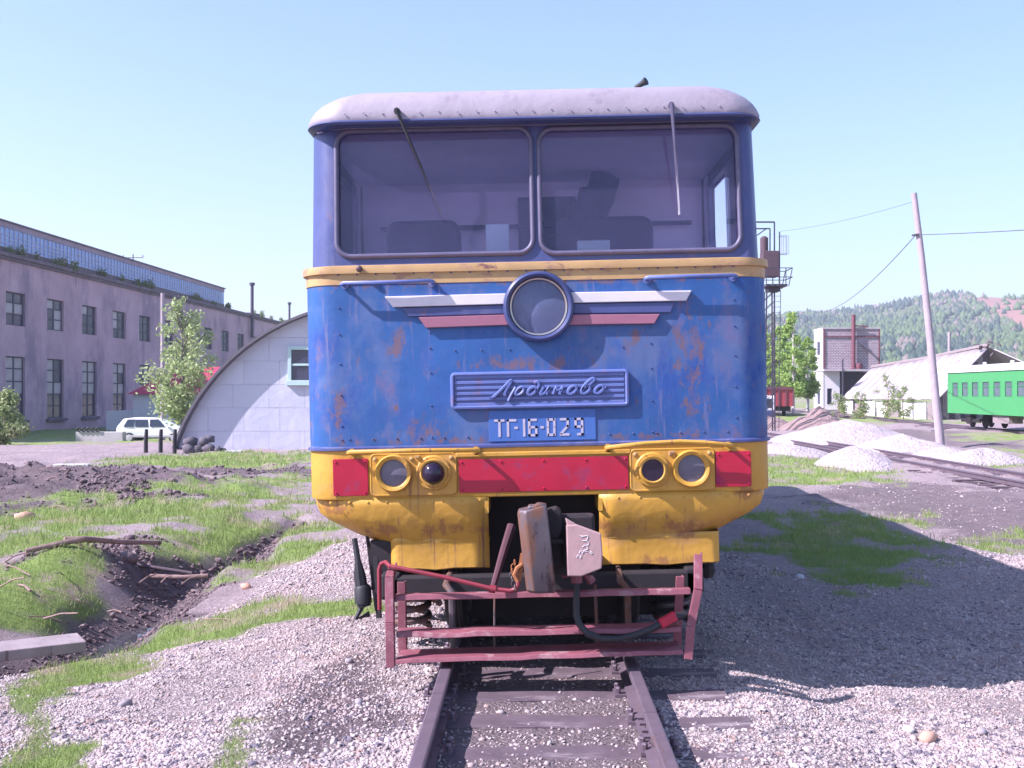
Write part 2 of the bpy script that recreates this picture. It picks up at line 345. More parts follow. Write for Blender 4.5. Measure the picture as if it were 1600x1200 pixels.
gy = axis([(-300, 80), (-20, 4), (3.5, .08), (13, .09), (30, .25), (70, 1), (200, 10), (4500, 500)])
GX, GY = np.meshgrid(gx, gy); px, py = GX.ravel(), GY.ravel(); pz = ground_z(px, py)
zg, zs, zv = zones(px, py)
idx = np.arange(len(px)).reshape(GX.shape)
fq = np.stack([idx[:-1, :-1], idx[:-1, 1:], idx[1:, 1:], idx[1:, :-1]], -1).reshape(-1, 4)
gm = bpy.data.materials.new('yard_ground'); gm.use_nodes = True; nt = gm.node_tree; b = nt.nodes['Principled BSDF']
b.inputs['Roughness'].default_value = .95; b.inputs['Specular IOR Level'].default_value = .2
tc = nt.nodes.new('ShaderNodeTexCoord').outputs['Object']
av = nt.nodes.new('ShaderNodeAttribute'); av.attribute_name = 'zone'; sp = nt.nodes.new('ShaderNodeSeparateColor'); nt.links.new(av.outputs['Color'], sp.inputs[0])
vo = nt.nodes.new('ShaderNodeTexVoronoi'); vo.inputs['Scale'].default_value = 46; nt.links.new(tc, vo.inputs['Vector'])
sv = nt.nodes.new('ShaderNodeSeparateColor'); nt.links.new(vo.outputs['Color'], sv.inputs[0])
gcol = mixcol(nt, sv.outputs[0], (.26, .205, .205), (.50, .42, .415))
gcol = mixcol(nt, math_(nt, 'MULTIPLY', ramp(nt, vo.outputs['Distance'], .35, .75), .35), gcol, (.20, .155, .16))
gcol = mixcol(nt, ramp(nt, noise(nt, tc, 1.1, 6, .65), .50, .68), gcol, (.38, .29, .28))
dirt = mixcol(nt, noise(nt, tc, 1.6, 8, .72), (.17, .125, .135), (.46, .37, .37))
dirt = mixcol(nt, ramp(nt, noise(nt, tc, 14, 5, .7), .56, .7), dirt, (.52, .45, .47))
soil = mixcol(nt, noise(nt, tc, 3, 8, .7), (.04, .03, .036), (.25, .19, .20))
soil = mixcol(nt, ramp(nt, noise(nt, tc, 18, 5, .7), .6, .7), soil, (.38, .32, .34))
grs = mixcol(nt, noise(nt, tc, 2.2, 7, .75), (.10, .16, .035), (.30, .40, .11))
grs = mixcol(nt, ramp(nt, noise(nt, tc, 1.4, 8, .75), .48, .62), grs, (.33, .27, .20))
c = mixcol(nt, sp.outputs[2], dirt, gcol); c = mixcol(nt, sp.outputs[1], c, soil); c = mixcol(nt, sp.outputs[0], c, grs)
nt.links.new(c, b.inputs['Base Color'])
h = math_(nt, 'ADD', math_(nt, 'MULTIPLY', math_(nt, 'MULTIPLY', vo.outputs['Distance'], -.02), math_(nt, 'ADD', sp.outputs[2], .35)), math_(nt, 'MULTIPLY', noise(nt, tc, 7, 9, .75), .09))
bp = nt.nodes.new('ShaderNodeBump'); bp.inputs['Distance'].default_value = 1; bp.inputs['Strength'].default_value = .9
nt.links.new(h, bp.inputs['Height']); nt.links.new(bp.outputs[0], b.inputs['Normal'])
ground = raw('ground', np.stack([px, py, pz], -1), fq, gm, smooth=True)
ca = ground.data.color_attributes.new('zone', 'FLOAT_COLOR', 'POINT'); ca.data.foreach_set('color', np.stack([zg, zs, zv, np.ones_like(zg)], -1).astype(np.float32).ravel())
tag(ground, 'uneven yard ground of gravel, dirt, black soil and grass patches', kind='structure')

# loose gravel stones near the camera
def ico():
    t = (1+5**.5)/2; v = np.array([(-1, t, 0), (1, t, 0), (-1, -t, 0), (1, -t, 0), (0, -1, t), (0, 1, t), (0, -1, -t), (0, 1, -t), (t, 0, -1), (t, 0, 1), (-t, 0, -1), (-t, 0, 1)])/1.9
    f = np.array([(0, 11, 5), (0, 5, 1), (0, 1, 7), (0, 7, 10), (0, 10, 11), (1, 5, 9), (5, 11, 4), (11, 10, 2), (10, 7, 6), (7, 1, 8), (3, 9, 4), (3, 4, 2), (3, 2, 6), (3, 6, 8), (3, 8, 9), (4, 9, 5), (2, 4, 11), (6, 2, 10), (8, 6, 7), (9, 8, 1)])
    return v, f
IV, IF = ico()
OV = np.array([(1, 0, 0), (-1, 0, 0), (0, 1, 0), (0, -1, 0), (0, 0, 1), (0, 0, -1)])*1.1; OF = np.array([(0, 2, 4), (2, 1, 4), (1, 3, 4), (3, 0, 4), (2, 0, 5), (1, 2, 5), (3, 1, 5), (0, 3, 5)])
def stones(n, xy, size, sink=.3, geo=(IV, IF)):
    IV, IF = geo; k = len(IV); sc = size[:, None]*RNG.uniform(.6, 1.25, (n, 3))*np.array([1, 1, .72]); v = IV[None]*(1+RNG.uniform(-.28, .28, (n, k, 1)))*sc[:, None, :]
    a = RNG.uniform(0, 6.28, n); ca_, sa = np.cos(a), np.sin(a); x = v[..., 0]*ca_[:, None]-v[..., 1]*sa[:, None]; y = v[..., 0]*sa[:, None]+v[..., 1]*ca_[:, None]
    z = v[..., 2]+x*RNG.uniform(-.5, .5, (n, 1))
    zz = ground_z(xy[:, 0], xy[:, 1])+size*.72*(1-2*sink)
    V = np.stack([x+xy[:, 0:1], y+xy[:, 1:2], z+zz[:, None]], -1).reshape(-1, 3)
    return V, (IF[None]+np.arange(n)[:, None, None]*k).reshape(-1, 3)
def ptsin(n, x0, x1, y0, y1, p=1.6): # denser near the camera
    u = RNG.random(n); y = (y0**(1-p)+u*(y1**(1-p)-y0**(1-p)))**(1/(1-p)); return np.stack([RNG.uniform(x0, x1, n)*np.clip(y/9, .55, 1.4), y], -1)
stonem = bpy.data.materials.new('crushed_stone'); stonem.use_nodes = True; nt = stonem.node_tree; b = nt.nodes['Principled BSDF']; b.inputs['Roughness'].default_value = .9
tc = nt.nodes.new('ShaderNodeTexCoord').outputs['Object']; vo = nt.nodes.new('ShaderNodeTexVoronoi'); vo.inputs['Scale'].default_value = 26; nt.links.new(tc, vo.inputs['Vector'])
sv = nt.nodes.new('ShaderNodeSeparateColor'); nt.links.new(vo.outputs['Color'], sv.inputs[0])
c = mixcol(nt, sv.outputs[0], (.30, .245, .24), (.49, .41, .40)); c = mixcol(nt, ramp(nt, sv.outputs[1], .9, .95), c, (.30, .21, .19)); c = mixcol(nt, ramp(nt, noise(nt, tc, 1.3, 6, .65), .48, .68), c, (.36, .275, .265)); c = mixcol(nt, ramp(nt, sv.outputs[2], .88, .9), c, (.14, .12, .15))
nt.links.new(c, b.inputs['Base Color'])
P = ptsin(420000, -4.5, 6.4, 4.6, 18, 1.5); g_, s_, v_ = zones(P[:, 0], P[:, 1])
patch = .35+.65*sst(.38, .58, fbm(P[:, 0]*.9+11, P[:, 1]*.9, 4)); ok = (v_*(1-g_)*(1-.6*s_)*patch > RNG.random(len(P))*.9+.05); a_ = np.abs(P[:, 0]-TX)
P = P[ok & ~((np.abs(a_-.567) < .06) & (P[:, 1] < 40)) & ~((a_ < .5) & (RNG.random(len(P)) < .86))]; P = P[:185000]
near = P[:, 1] < 6.3; Pn, Pf = P[near], P[~near]
V, Fq = stones(len(Pn), Pn, RNG.gamma(1.8, .0026, len(Pn))+.0033, sink=.5)
tag(raw('gravel', V, Fq, stonem), 'loose pale crushed stone covering the ground in front of the camera', 'gravel', kind='stuff')
V, Fq = stones(len(Pf), Pf, (RNG.gamma(1.8, .0029, len(Pf))+.0038)*np.clip(Pf[:, 1]/9, .8, 1.4), sink=.5, geo=(OV, OF))
tag(raw('gravel', V, Fq, stonem), 'loose pale crushed stone on the ground farther along the track', 'gravel', kind='stuff')

P = np.stack([RNG.uniform(2, 16, 16000), RNG.uniform(10, 34, 16000)], -1); g_, s_, v_ = zones(P[:, 0], P[:, 1]); P = P[(g_ < .5) & (fbm(P[:, 0]*.7, P[:, 1]*.7, 4) > .42)][:9000]
V, Fq = stones(len(P), P, (RNG.gamma(1.3, .006, len(P))+.005), sink=.5, geo=(OV, OF)); tag(raw('pebbles', V, Fq, stonem), 'scattered pebbles on the bare dirt right of the locomotive', 'pebbles', kind='stuff')
P = np.concatenate([np.stack([RNG.uniform(-8, -2.2, 30000), RNG.uniform(5.5, 20, 30000)], -1), np.stack([RNG.uniform(-16, -3, 20000), RNG.uniform(16, 30, 20000)], -1)])
g_, s_, v_ = zones(P[:, 0], P[:, 1]); P = P[s_ > .35+.5*RNG.random(len(P))][:9000]
clodm = M('soil_clod', (.15, .105, .11), .95, var=.45, scale=5, wear=[((.36, .28, .28), 9, .58, None)])
V, Fq = stones(len(P), P, (RNG.gamma(1.3, .008, len(P))+.006)*np.clip(P[:, 1]/12, .8, 1.25), geo=(IV, IF))
tag(raw('soil_clods', V, Fq, clodm), 'loose brown soil clods and debris on the ditch banks and mounds', 'soil clods', kind='stuff')

# grass blades
def blades(n, xy, hgt, wid):
    a = RNG.uniform(0, 6.28, n); dx, dy = np.cos(a), np.sin(a); b_ = RNG.uniform(0, 6.28, n); lean = hgt*RNG.uniform(.1, .8, n); lx, ly = np.cos(b_)*lean, np.sin(b_)*lean
    z = ground_z(xy[:, 0], xy[:, 1])-.01; x, y = xy[:, 0], xy[:, 1]; w = wid/2
    V = np.stack([np.stack([x-dx*w, y-dy*w, z], -1), np.stack([x+dx*w, y+dy*w, z], -1),
                  np.stack([x+dx*w*.7+lx*.4, y+dy*w*.7+ly*.4, z+hgt*.6], -1), np.stack([x-dx*w*.7+lx*.4, y-dy*w*.7+ly*.4, z+hgt*.6], -1),
                  np.stack([x+lx, y+ly, z+hgt], -1)], 1).reshape(-1, 3)
    k = np.arange(n)[:, None]*5
    return V, np.concatenate([k+[0, 1, 2], k+[0, 2, 3], k+[3, 2, 4]], 0)
def leafmat(name, c0, c1, c2, sc=3, trans=.35):
    m = bpy.data.materials.new(name); m.use_nodes = True; nt = m.node_tree; b = nt.nodes['Principled BSDF']; b.inputs['Roughness'].default_value = .6; b.inputs['Specular IOR Level'].default_value = .25
    tc = nt.nodes.new('ShaderNodeTexCoord').outputs['Object']
    c = mixcol(nt, noise(nt, tc, sc, 6, .7), c0, c1); c = mixcol(nt, ramp(nt, noise(nt, tc, sc*.55, 5, .7), .52, .67), c, c2)
    nt.links.new(c, b.inputs['Base Color'])
    t = nt.nodes.new('ShaderNodeBsdfTranslucent'); nt.links.new(c, t.inputs[0]); x = nt.nodes.new('ShaderNodeMixShader'); x.inputs[0].default_value = trans
    nt.links.new(b.outputs[0], x.inputs[1]); nt.links.new(t.outputs[0], x.inputs[2]); nt.links.new(x.outputs[0], nt.nodes['Material Output'].inputs[0])
    return m
grassm = leafmat('grass_blades', (.17, .24, .06), (.36, .45, .15), (.50, .43, .27), 2.6)
P = np.concatenate([ptsin(300000, -7.5, 6.5, 4.8, 20, 1.3), np.stack([RNG.uniform(-20, 14, 160000), RNG.uniform(14, 40, 160000)], -1)])
g_, s_, v_ = zones(P[:, 0], P[:, 1]); P = P[(g_ > .25+RNG.random(len(P))*.6) & (np.abs(P[:, 0]-TX) > .9)]; RNG.shuffle(P); P = P[:160000]
far = np.clip(P[:, 1]/10, .7, 3.0)
V, Fq = blades(len(P), P, RNG.gamma(4, .0125, len(P))*np.clip(far, .8, 1.5), .006*far)
tag(raw('grass', V, Fq, grassm), 'fresh green grass tufts growing in patches beside the ditch and tracks', 'grass', kind='stuff')

# puddle at the bottom of the ditch
wm = M('ditch_water', (.05, .05, .06), .04, var=.1)
a = (-3.55, 9.6); m = MB(); zw = min(gz(a[0]+dx, a[1]+dy) for dx in np.linspace(-.5, .5, 21) for dy in (-.6, -.3, 0, .3, .6))+.07
m.add([(a[0]+math.cos(t)*.75, a[1]+math.sin(t)*1.1, zw) for t in np.linspace(0, 6.1, 26)], [tuple(range(26))])
tag(m.build('ditch_water', wm), 'shallow puddle of water lying in the ditch', kind='structure')

hzm = bpy.data.materials.new('pale_air'); hzm.use_nodes = True; nt = hzm.node_tree; nt.nodes.remove(nt.nodes['Principled BSDF'])
pv = nt.nodes.new('ShaderNodeVolumePrincipled'); pv.inputs['Color'].default_value = (.85, .92, 1, 1); pv.inputs['Density'].default_value = .00042; pv.inputs['Anisotropy'].default_value = .2
nt.links.new(pv.outputs[0], nt.nodes['Material Output'].inputs['Volume'])
m = MB(); m.box(-4300, 4300, -600, 4800, -12, 190); tag(m.build('haze', hzm), 'thin pale haze in the air over the yard and hill', kind='stuff')
# ------------------------------------------------------------------ hills and forest
def hill_z(x, y):
    ridge = 1050+60*np.sin(x*.006); u = 828+F*x/1050
    v = np.interp(u, [-1500, -600, 0, 500, 900, 1205, 1300, 1380, 1450, 1500, 1545, 1580, 1640, 1900, 2600, 4000], [600, 575, 560, 545, 510, 490, 487, 479, 468, 462, 462, 460, 456, 440, 470, 520])
    top = CAMZ+(614-v)/F*1050
    t = np.clip((y-330)/(ridge-330), 0, 1); up = t**1.15
    dn = np.clip((y-ridge)/1200, 0, 1)
    return -3+(top+3)*np.where(y < ridge, up*(1.15-.15*up), 1-.6*dn)+(fbm(x*.012, y*.012, 4)-.5)*16*t
hx = np.concatenate([np.linspace(-1700, 200, 70), np.linspace(215, 700, 60), np.linspace(730, 2100, 50)]); hy = np.linspace(300, 2200, 80); HX, HY = np.meshgrid(hx, hy); ii = np.arange(HX.size).reshape(HX.shape)
hillm = bpy.data.materials.new('hillside'); hillm.use_nodes = True; nt = hillm.node_tree; b = nt.nodes['Principled BSDF']; b.inputs['Roughness'].default_value = 1
tc = nt.nodes.new('ShaderNodeTexCoord').outputs['Object']
c = mixcol(nt, noise(nt, tc, .02, 8, .7), (.07, .09, .05), (.20, .17, .13)); ha = nt.nodes.new('ShaderNodeAttribute'); ha.attribute_name = 'bare'; c = mixcol(nt, ha.outputs['Fac'], c, (.30, .15, .12)); nt.links.new(c, b.inputs['Base Color'])
hills = tag(raw('hills', np.stack([HX.ravel(), HY.ravel(), hill_z(HX, HY).ravel()], -1), np.stack([ii[:-1, :-1], ii[:-1, 1:], ii[1:, 1:], ii[1:, :-1]], -1).reshape(-1, 4), hillm, smooth=True), 'long wooded hill behind the yard', kind='structure')
hb = hills.data.attributes.new('bare', 'FLOAT', 'POINT'); hb.data.foreach_set('value', (sst(42, 24, np.abs(HX-(456-(1050-HY)*.28)))*(HY > 740)).ravel().astype(np.float32))
def forest(name, n, mat, label, hr, slim, pred):
    x = RNG.uniform(-250, 760, n*3); y = RNG.uniform(380, 1150, n*3); q = pred(x, y) > RNG.random(n*3); x, y = x[q][:n], y[q][:n]; n = len(x)
    k = 10; a = np.arange(5)*1.2566; base = np.concatenate([np.stack([np.cos(a), np.sin(a), np.full(5, .12)], -1), np.stack([np.cos(a+.6)*.62, np.sin(a+.6)*.62, np.full(5, .58)], -1)])
    base = np.concatenate([base, [[0, 0, 1.0]], [[0, 0, 0]]]); f = []
    for i in range(5):
        j = (i+1) % 5; f += [(i, j, 5+i), (j, 5+j, 5+i), (5+i, 5+j, 10), (j, i, 11)]
    f = np.array(f); k = len(base); h_ = RNG.uniform(*hr, n); w_ = h_*slim*RNG.uniform(.7, 1.3, n)
    V = base[None]*np.stack([w_, w_, h_], -1)[:, None]*(1+RNG.uniform(-.25, .25, (n, k, 3))); V = V+np.stack([x, y, hill_z(x, y)-1], -1)[:, None]
    tag(raw(name, V.reshape(-1, 3), (f[None]+np.arange(n)[:, None, None]*k).reshape(-1, 3), mat), label, 'forest', kind='stuff')
cut = lambda x, y: np.where((y > 760) & (np.abs(x-(456-(1050-y)*.28)) < 30), .06, 1)
pn = lambda x, y, s, o: sst(.42, .58, fbm(x*s+o, y*s*1.0+o, 3))
fm1 = leafmat('spruce_green', (.035, .06, .05), (.06, .095, .07), (.05, .08, .06), .03, .1)
fm2 = leafmat('young_birch_green', (.10, .155, .075), (.15, .21, .09), (.15, .17, .11), .03, .2)
fm3 = leafmat('bare_twig_brown', (.19, .15, .14), (.24, .20, .17), (.16, .15, .11), .03, .1)
forest('spruce_forest', 11000, fm1, 'dark spruce trees massed over the far hillside', (4.5, 8), .38, lambda x, y: cut(x, y)*(.25+.75*pn(x, y, .012, 3)))
forest('birch_forest', 10000, fm2, 'pale spring green birch wood covering the far hillside', (4, 7.5), .5, lambda x, y: cut(x, y)*(.15+.85*(1-pn(x, y, .012, 3))))
forest('bare_forest', 6000, fm3, 'leafless brownish trees scattered over the far hillside', (4, 7), .45, lambda x, y: .9*pn(x, y, .02, 40)*cut(x, y))

# ------------------------------------------------------------------ tracks
def rail_poly(hw=.035):
    return [(-hw, 0), (-hw, -.03), (-.008, -.045), (-.008, -.105), (-.055, -.118), (-.055, -.13), (.055, -.13), (.055, -.118), (.008, -.105), (.008, -.045), (hw, -.03), (hw, 0), (hw-.008, .004), (-hw+.008, .004)]
def track(xc, y0, y1, z, step, label, name='railway_track', fasten=False, seed=1, top_noise=.02, gauge=1.067, zfn=None):
    t = empty(name, (xc, y0, z), label=label, cat='railway track', group='railway tracks in the yard'); rnd = random.Random(seed)
    L = y1-y0; zf = zfn or (lambda y: 0)
    for s in (-1, 1):
        ys = [0, 6.02-y0, 6.026-y0, L] if fasten and s < 0 else ([0, 5.66-y0, 5.667-y0, L] if fasten else [0, L])
        segs = [(ys[0], ys[1]), (ys[2], ys[3])] if len(ys) == 4 else [(ys[0], ys[1])]
        for a, b_ in segs:
            m = MB(); n = max(1, int((b_-a)/6))
            rings = [[(s*(gauge/2+.035)+px_, a+(b_-a)*i/n, pz_+zf(a+(b_-a)*i/n+y0)) for px_, pz_ in rail_poly()] for i in range(n+1)]
            m.loft(rings, True, True, True); m.build('rail', railm, t, smooth=True, angle=25)
        if fasten:
            j = ys[1]; m = MB()
            for d in (-1, 1): m.box(s*(gauge/2+.035)+d*.012-(.008 if d < 0 else -.0), s*(gauge/2+.035)+d*.012+(.008 if d > 0 else 0), j-.22, j+.22, -.10, -.045)
            for q in (-.16, -.06, .06, .16): m.lathe([(.014, 0), (.014, .03)], (s*(gauge/2+.035)-s*.022, j+q, -.072), (-s, 0, 0), 6)
            m.build('fish_plate', railm, t)
    pr = []
    for k in range(3):
        m = MB(); n = 8; rings = []
        for i in range(n+1):
            x = -1.15+2.3*i/n; q = lambda a_=.012: rnd.uniform(-a_, a_)
            rings.append([(x, -.11+q(), -.16), (x, .11+q(), -.16), (x, .112+q(), -.01+q(.006)), (x, .09, q(.006)), (x, -.09, q(.006)), (x, -.112+q(), -.01+q(.006))])
        m.loft(rings, True, True, True); pr.append(m.mesh('sleeper', woodd))
    y = y0+.25
    pm = MB(); pm.box(-.10, .10, -.085, .085, 0, .018)
    for dx in (-.078, .078):
        for dy in (-.05, .05): pm.lathe([(.013, .018), (.018, .05), (.012, .058)], (dx, dy, 0), (0, 0, 1), 6)
    pme = pm.mesh('tie_plate', railm)
    while y < y1:
        o = inst('sleeper', pr[rnd.randrange(3)], t, (rnd.uniform(-.03, .03), y-y0, -.145+zf(y)+rnd.uniform(-.006, .004)), (0, 0, R(rnd.uniform(-1.5, 1.5))))
        if fasten and y < 9:
            for s in (-1, 1): inst('tie_plate', pme, o, (s*(gauge/2+.035), 0, .002))
        y += step*rnd.uniform(.94, 1.06)
    return t
track(TX, 2.6, 24, 0, .53, 'worn narrow gauge track with dark sleepers under the blue locomotive', fasten=True)
track(11.2, 18, 80, -.24, .62, 'rusty siding passing between the white gravel heaps', seed=4, zfn=lambda y: float(np.interp(y, [18, 42, 65, 80], [0, 0, -.1, 0])))
track(26.3, 30, 120, -.35, .7, 'siding carrying the green passenger coach', seed=5, zfn=lambda y: float(np.interp(y, [30, 65, 110], [0, -.02, .35])))

# ------------------------------------------------------------------ the locomotive
loco = empty('locomotive', (.09, 7.0, 0), (0, -.0218, 0), 'weathered blue and yellow diesel locomotive standing on the track, seen from its front', 'locomotive')
LEN = 15.0
def outline(hw, y, rc, back=LEN, n=8):          # plan outline, front corners rounded, anticlockwise from the back left
    pts = [(-hw, back)]
    for k in range(n+1): t = R(180+90*k/n); pts.append((-hw+rc+rc*math.cos(t), y+rc+rc*math.sin(t)))
    for k in range(n+1): t = R(270+90*k/n); pts.append((hw-rc+rc*math.cos(t), y+rc+rc*math.sin(t)))
    pts.append((hw, back)); return pts
def bands(m, secs, **k):                          # secs: (hw, y, rc, z)
    m.loft([[(x, y, z) for x, y in outline(hw, y0, rc)] for hw, y0, rc, z in secs], True, **k)
RC = .23
m = MB(); bands(m, [(1.512, 0, RC, 1.345), (1.515, 0, RC, 1.40), (1.515, 0, RC, 1.75), (1.515, 0, RC, 2.1), (1.513, 0, RC, 2.40)])
m.build('body_shell', blue, loco, True, angle=50)
m = MB(); bands(m, [(1.512, .002, RC, 2.386), (1.519, -.004, RC, 2.388), (1.519, -.004, RC, 2.458), (1.512, .002, RC, 2.459)]); m.build('waist_band', ochre, loco, True, angle=30)
m = MB(); bands(m, [(1.512, .0, RC, 2.455), (1.535, -.02, RC, 2.458), (1.537, -.022, RC, 2.480), (1.535, -.018, RC, 2.506), (1.50, .02, RC, 2.514), (1.44, .08, RC, 2.517)]); m.build('waist_ledge', ochre, loco, True, angle=30)
m = MB(); bands(m, [(1.50, .01, RC, 1.315), (1.528, -.012, RC, 1.322), (1.528, -.012, RC, 1.337), (1.512, .002, RC, 1.348)]); m.build('seam_strip', blue_up, loco, True, angle=30)
# upper cab: a front panel with two window openings, rounded corners, side walls with a window each
YF = lambda z: .05+(z-2.5)*.085
HW = lambda z: 1.478-(z-2.5)*.012
WINS = [(-1.285, -.012, 2.575, 3.405), (.038, 1.335, 2.567, 3.392)]
m = MB(); N = 8; fx = 1.245
for (x0, x1, z0, z1), (a, b_) in zip(WINS, ((-fx-.06, .012), (.012, fx+.13))):
    inner = rrect(x0+.012, x1-.012, z0+.012, z1-.012, .085, N); cx, cz = (x0+x1)/2, (z0+z1)/2; outer = []
    for x, z in inner:                            # project out onto the cell's rectangle
        dx, dz = x-cx, z-cz
        t = min(((b_ if dx > 0 else a)-cx)/dx if abs(dx) > 1e-6 else 1e9, ((3.43 if dz > 0 else 2.50)-cz)/dz if abs(dz) > 1e-6 else 1e9); outer.append((cx+dx*t, cz+dz*t))
    for cnr in ((a, 2.50), (a, 3.43), (b_, 2.50), (b_, 3.43)):   # snap the nearest rim points to the corners
        k = min(range(len(outer)), key=lambda i: (outer[i][0]-cnr[0])**2+(outer[i][1]-cnr[1])**2); outer[k] = cnr
    n = len(inner)
    m.add([(x, YF(z), z) for x, z in outer]+[(x, YF(z), z) for x, z in inner]+[(x, YF(z)+.05, z) for x, z in inner],
          [(i, (i+1) % n, n+(i+1) % n, n+i) for i in range(n)]+[(n+i, n+(i+1) % n, 2*n+(i+1) % n, 2*n+i) for i in range(n)])
for s in (-1, 1):
    e = 1.305 if s < 0 else 1.375
    rings = []
    for z in (2.50, 2.8, 3.1, 3.43):
        hw = HW(z); y0 = YF(z); rc = hw-e
        ring = [(s*e, y0, z)]
        for k in range(1, 9): t = R(90*k/8); ring.append((s*(e+rc*math.sin(t)), y0+.2*(1-math.cos(t)), z))
        ring.append((s*hw, .36, z)); rings.append(ring)
    m.loft(rings, False)
    fn = lambda y, z, d, s=s: (s*(HW(z)-d), y, z)
    holed(m, fn, .36, LEN, 2.50, 3.43, [(.40, 1.85, 2.55, 3.30)], .05)
m.build('cab_front', blue_up, loco, True, angle=35)
for (x0, x1, z0, z1) in WINS:
    pts = rrect(x0, x1, z0, z1, .095, 8); m = MB(); m.tube([(x, YF(z)-.006, z) for x, z in pts], .017, 8, True)
    w = m.build('windscreen', seal, loco, True, angle=60)
    pts = rrect(x0+.005, x1-.005, z0+.005, z1-.005, .09, 8); m = MB(); m.prism(pts, 0, .006, lambda x, z, y: (x, YF(z)+.02+y, z)); m.build('pane', cabglass, w)
for s in (-1, 1):
    m = MB(); P4 = [(.40, 2.55), (1.85, 2.55), (1.85, 3.30), (.40, 3.30)]
    m.tube([(s*(HW(z)+.004), y, z) for y, z in P4], .014, 6, True); w = m.build('side_window', seal, loco)
    e = 1.12 if s > 0 else 1.85; m = MB(); m.prism([(.40, 2.55), (e, 2.55), (e, 3.30), (.40, 3.30)], 0, .006, lambda y, z, d: (s*(HW(z)-.03-d), y, z)); m.build('pane', sideglass, w)
# roof and gutter
m = MB(); rings = []
for d, z in ((0, 3.415), (-.012, 3.44), (-.016, 3.46), (0, 3.495), (.025, 3.532), (.06, 3.566), (.11, 3.592), (.18, 3.609), (.3, 3.620), (.55, 3.630), (.85, 3.634), (1.15, 3.634), (1.40, 3.634)):
    hw = 1.478-d; rc = max(.02, .26-d*.35)
    rings.append([(x+.012, y, z+.072*max(0, 1-(x/1.36)**2)*min(1, max(0, (z-3.45)/.13))) for x, y in outline(hw, -.03+d*.5, rc, LEN+.05-d)])
m.loft(rings, True, True, True); m.build('roof', roofm, loco, True, angle=60)
m = MB(); bands(m, [(1.44, .07, RC, 3.41), (1.482, -.035, .25, 3.412), (1.494, -.045, .25, 3.425), (1.482, -.03, .25, 3.442), (1.44, .06, RC, 3.444)]); o = m.build('gutter', dblue, loco, True, angle=40); o.location.x = .012
m = MB()
for i in range(21): m.lathe([(.006, 0), (.005, .004), (.002, .005)], (-1.2+2.4*i/20, -.043+.002*(i % 3), 3.475+.006*(i % 2)), (0, -1, .2), 8)
o = m.build('rivets', roofm, loco); o['kind'] = 'stuff'; m = MB()
for i in range(22): m.lathe([(.0065, 0), (.006, .005), (.002, .0065)], (-1.27+2.54*i/21, -.006, 2.452), (0, -1, 0), 8)
for x, zs in ((-1.27, (2.24, 2.07, 1.88, 1.68, 1.48, 1.39)), (-.69, (2.07, 1.97, 1.81, 1.60, 1.395)), (.73, (2.07, 1.97, 1.81, 1.6, 1.40)), (1.27, (2.24, 2.07, 1.88, 1.68, 1.48))):
    for z in zs: m.lathe([(.0065, 0), (.0055, .005), (.002, .0065)], (x, 0, z), (0, -1, 0), 8)
for x in (-.53, -.36, -.18, .2, .38, .55): m.lathe([(.0065, 0), (.0055, .005), (.002, .0065)], (x, 0, 1.95), (0, -1, 0), 8)
for i in range(17): m.lathe([(.007, 0), (.006, .005), (.002, .0065)], (-1.22+.152*i, 0, 1.392), (0, -1, 0), 8)
o = m.build('rivets', blue_up, loco); o['kind'] = 'stuff'
m = MB()
for i in range(9): m.lathe([(.011, 0), (.008, .006), (.003, .008)], (-1.35+.12*i, .002, .985), (0, -1, 0), 8)
for i in range(7): m.lathe([(.011, 0), (.008, .006), (.003, .008)], (.5+.14*i, .002, .98), (0, -1, 0), 8)
o = m.build('rivets', yellow, loco); o['kind'] = 'stuff'
m = MB(); m.lathe([(.016, 0), (.022, .012), (.018, .03), (.008, .036)], (-1.13, -.02, 2.486), (0, -1, 0), 10); m.build('bolt', steel, loco, True)
# wipers
for p, q, bl in (((-.863, -.075, 3.485), (-.593, .02, 2.812), .45), ((.888, -.075, 3.484), (.935, .02, 2.795), .4)):
    p, q = Vector(p), Vector(q); m = MB(); e = p.lerp(q, .97); m.tube([p+Vector((0, .05, .01)), p, p.lerp(q, .33)+Vector((0, -.012, 0)), e], [.016, .013, .009, .006], 6); m.lathe([(.022, 0), (.018, .03)], p+Vector((0, .03, 0)), (0, -1, 0), 8)
    w = m.build('wiper', rubber if p.x < 0 else seal, loco, True); m = MB(); m.bar(p.lerp(q, .43)+Vector((.002, -.006, 0)), q, .010, .016, (0, 1, 0)); m.build('blade', seal if p.x < 0 else whitep, w)
# handrails
def handrail(pts, r, mat, out, name='handrail'):
    m = MB(); a, b_ = Vector(pts[0]), Vector(pts[-1])
    P3 = [a+Vector((.012, out, -.01)), a+Vector((.0, .012, -.004)), a+Vector((.016, 0, 0))]+[Vector(p) for p in pts[1:-1]]+[b_-Vector((.016, 0, 0)), b_+Vector((0, .012, -.004)), b_+Vector((-.012, out, -.01))]
    m.tube(P3, r, 8)
    for q in (P3[0], P3[-1]): m.lathe([(r*2, 0), (r*1.9, .008)], (q.x, q.y-.012, q.z), (0, -1, 0), 10)
    return m.build(name, mat, loco, True)
handrail([(-1.239, -.075, 2.392), (-.95, -.078, 2.39), (-.657, -.075, 2.395)], .0125, plateb, .08)
handrail([(.703, -.075, 2.386), (1.0, -.078, 2.388), (1.277, -.075, 2.388)], .0125, plateb, .08)
handrail([(-1.215, -.10, 1.316), (-.8, -.10, 1.318), (-.394, -.10, 1.312)], .014, yellow, .10)
handrail([(.43, -.10, 1.311), (.66, -.10, 1.330), (.889, -.10, 1.338), (1.05, -.10, 1.328), (1.224, -.10, 1.308)], .014, yellow, .10)
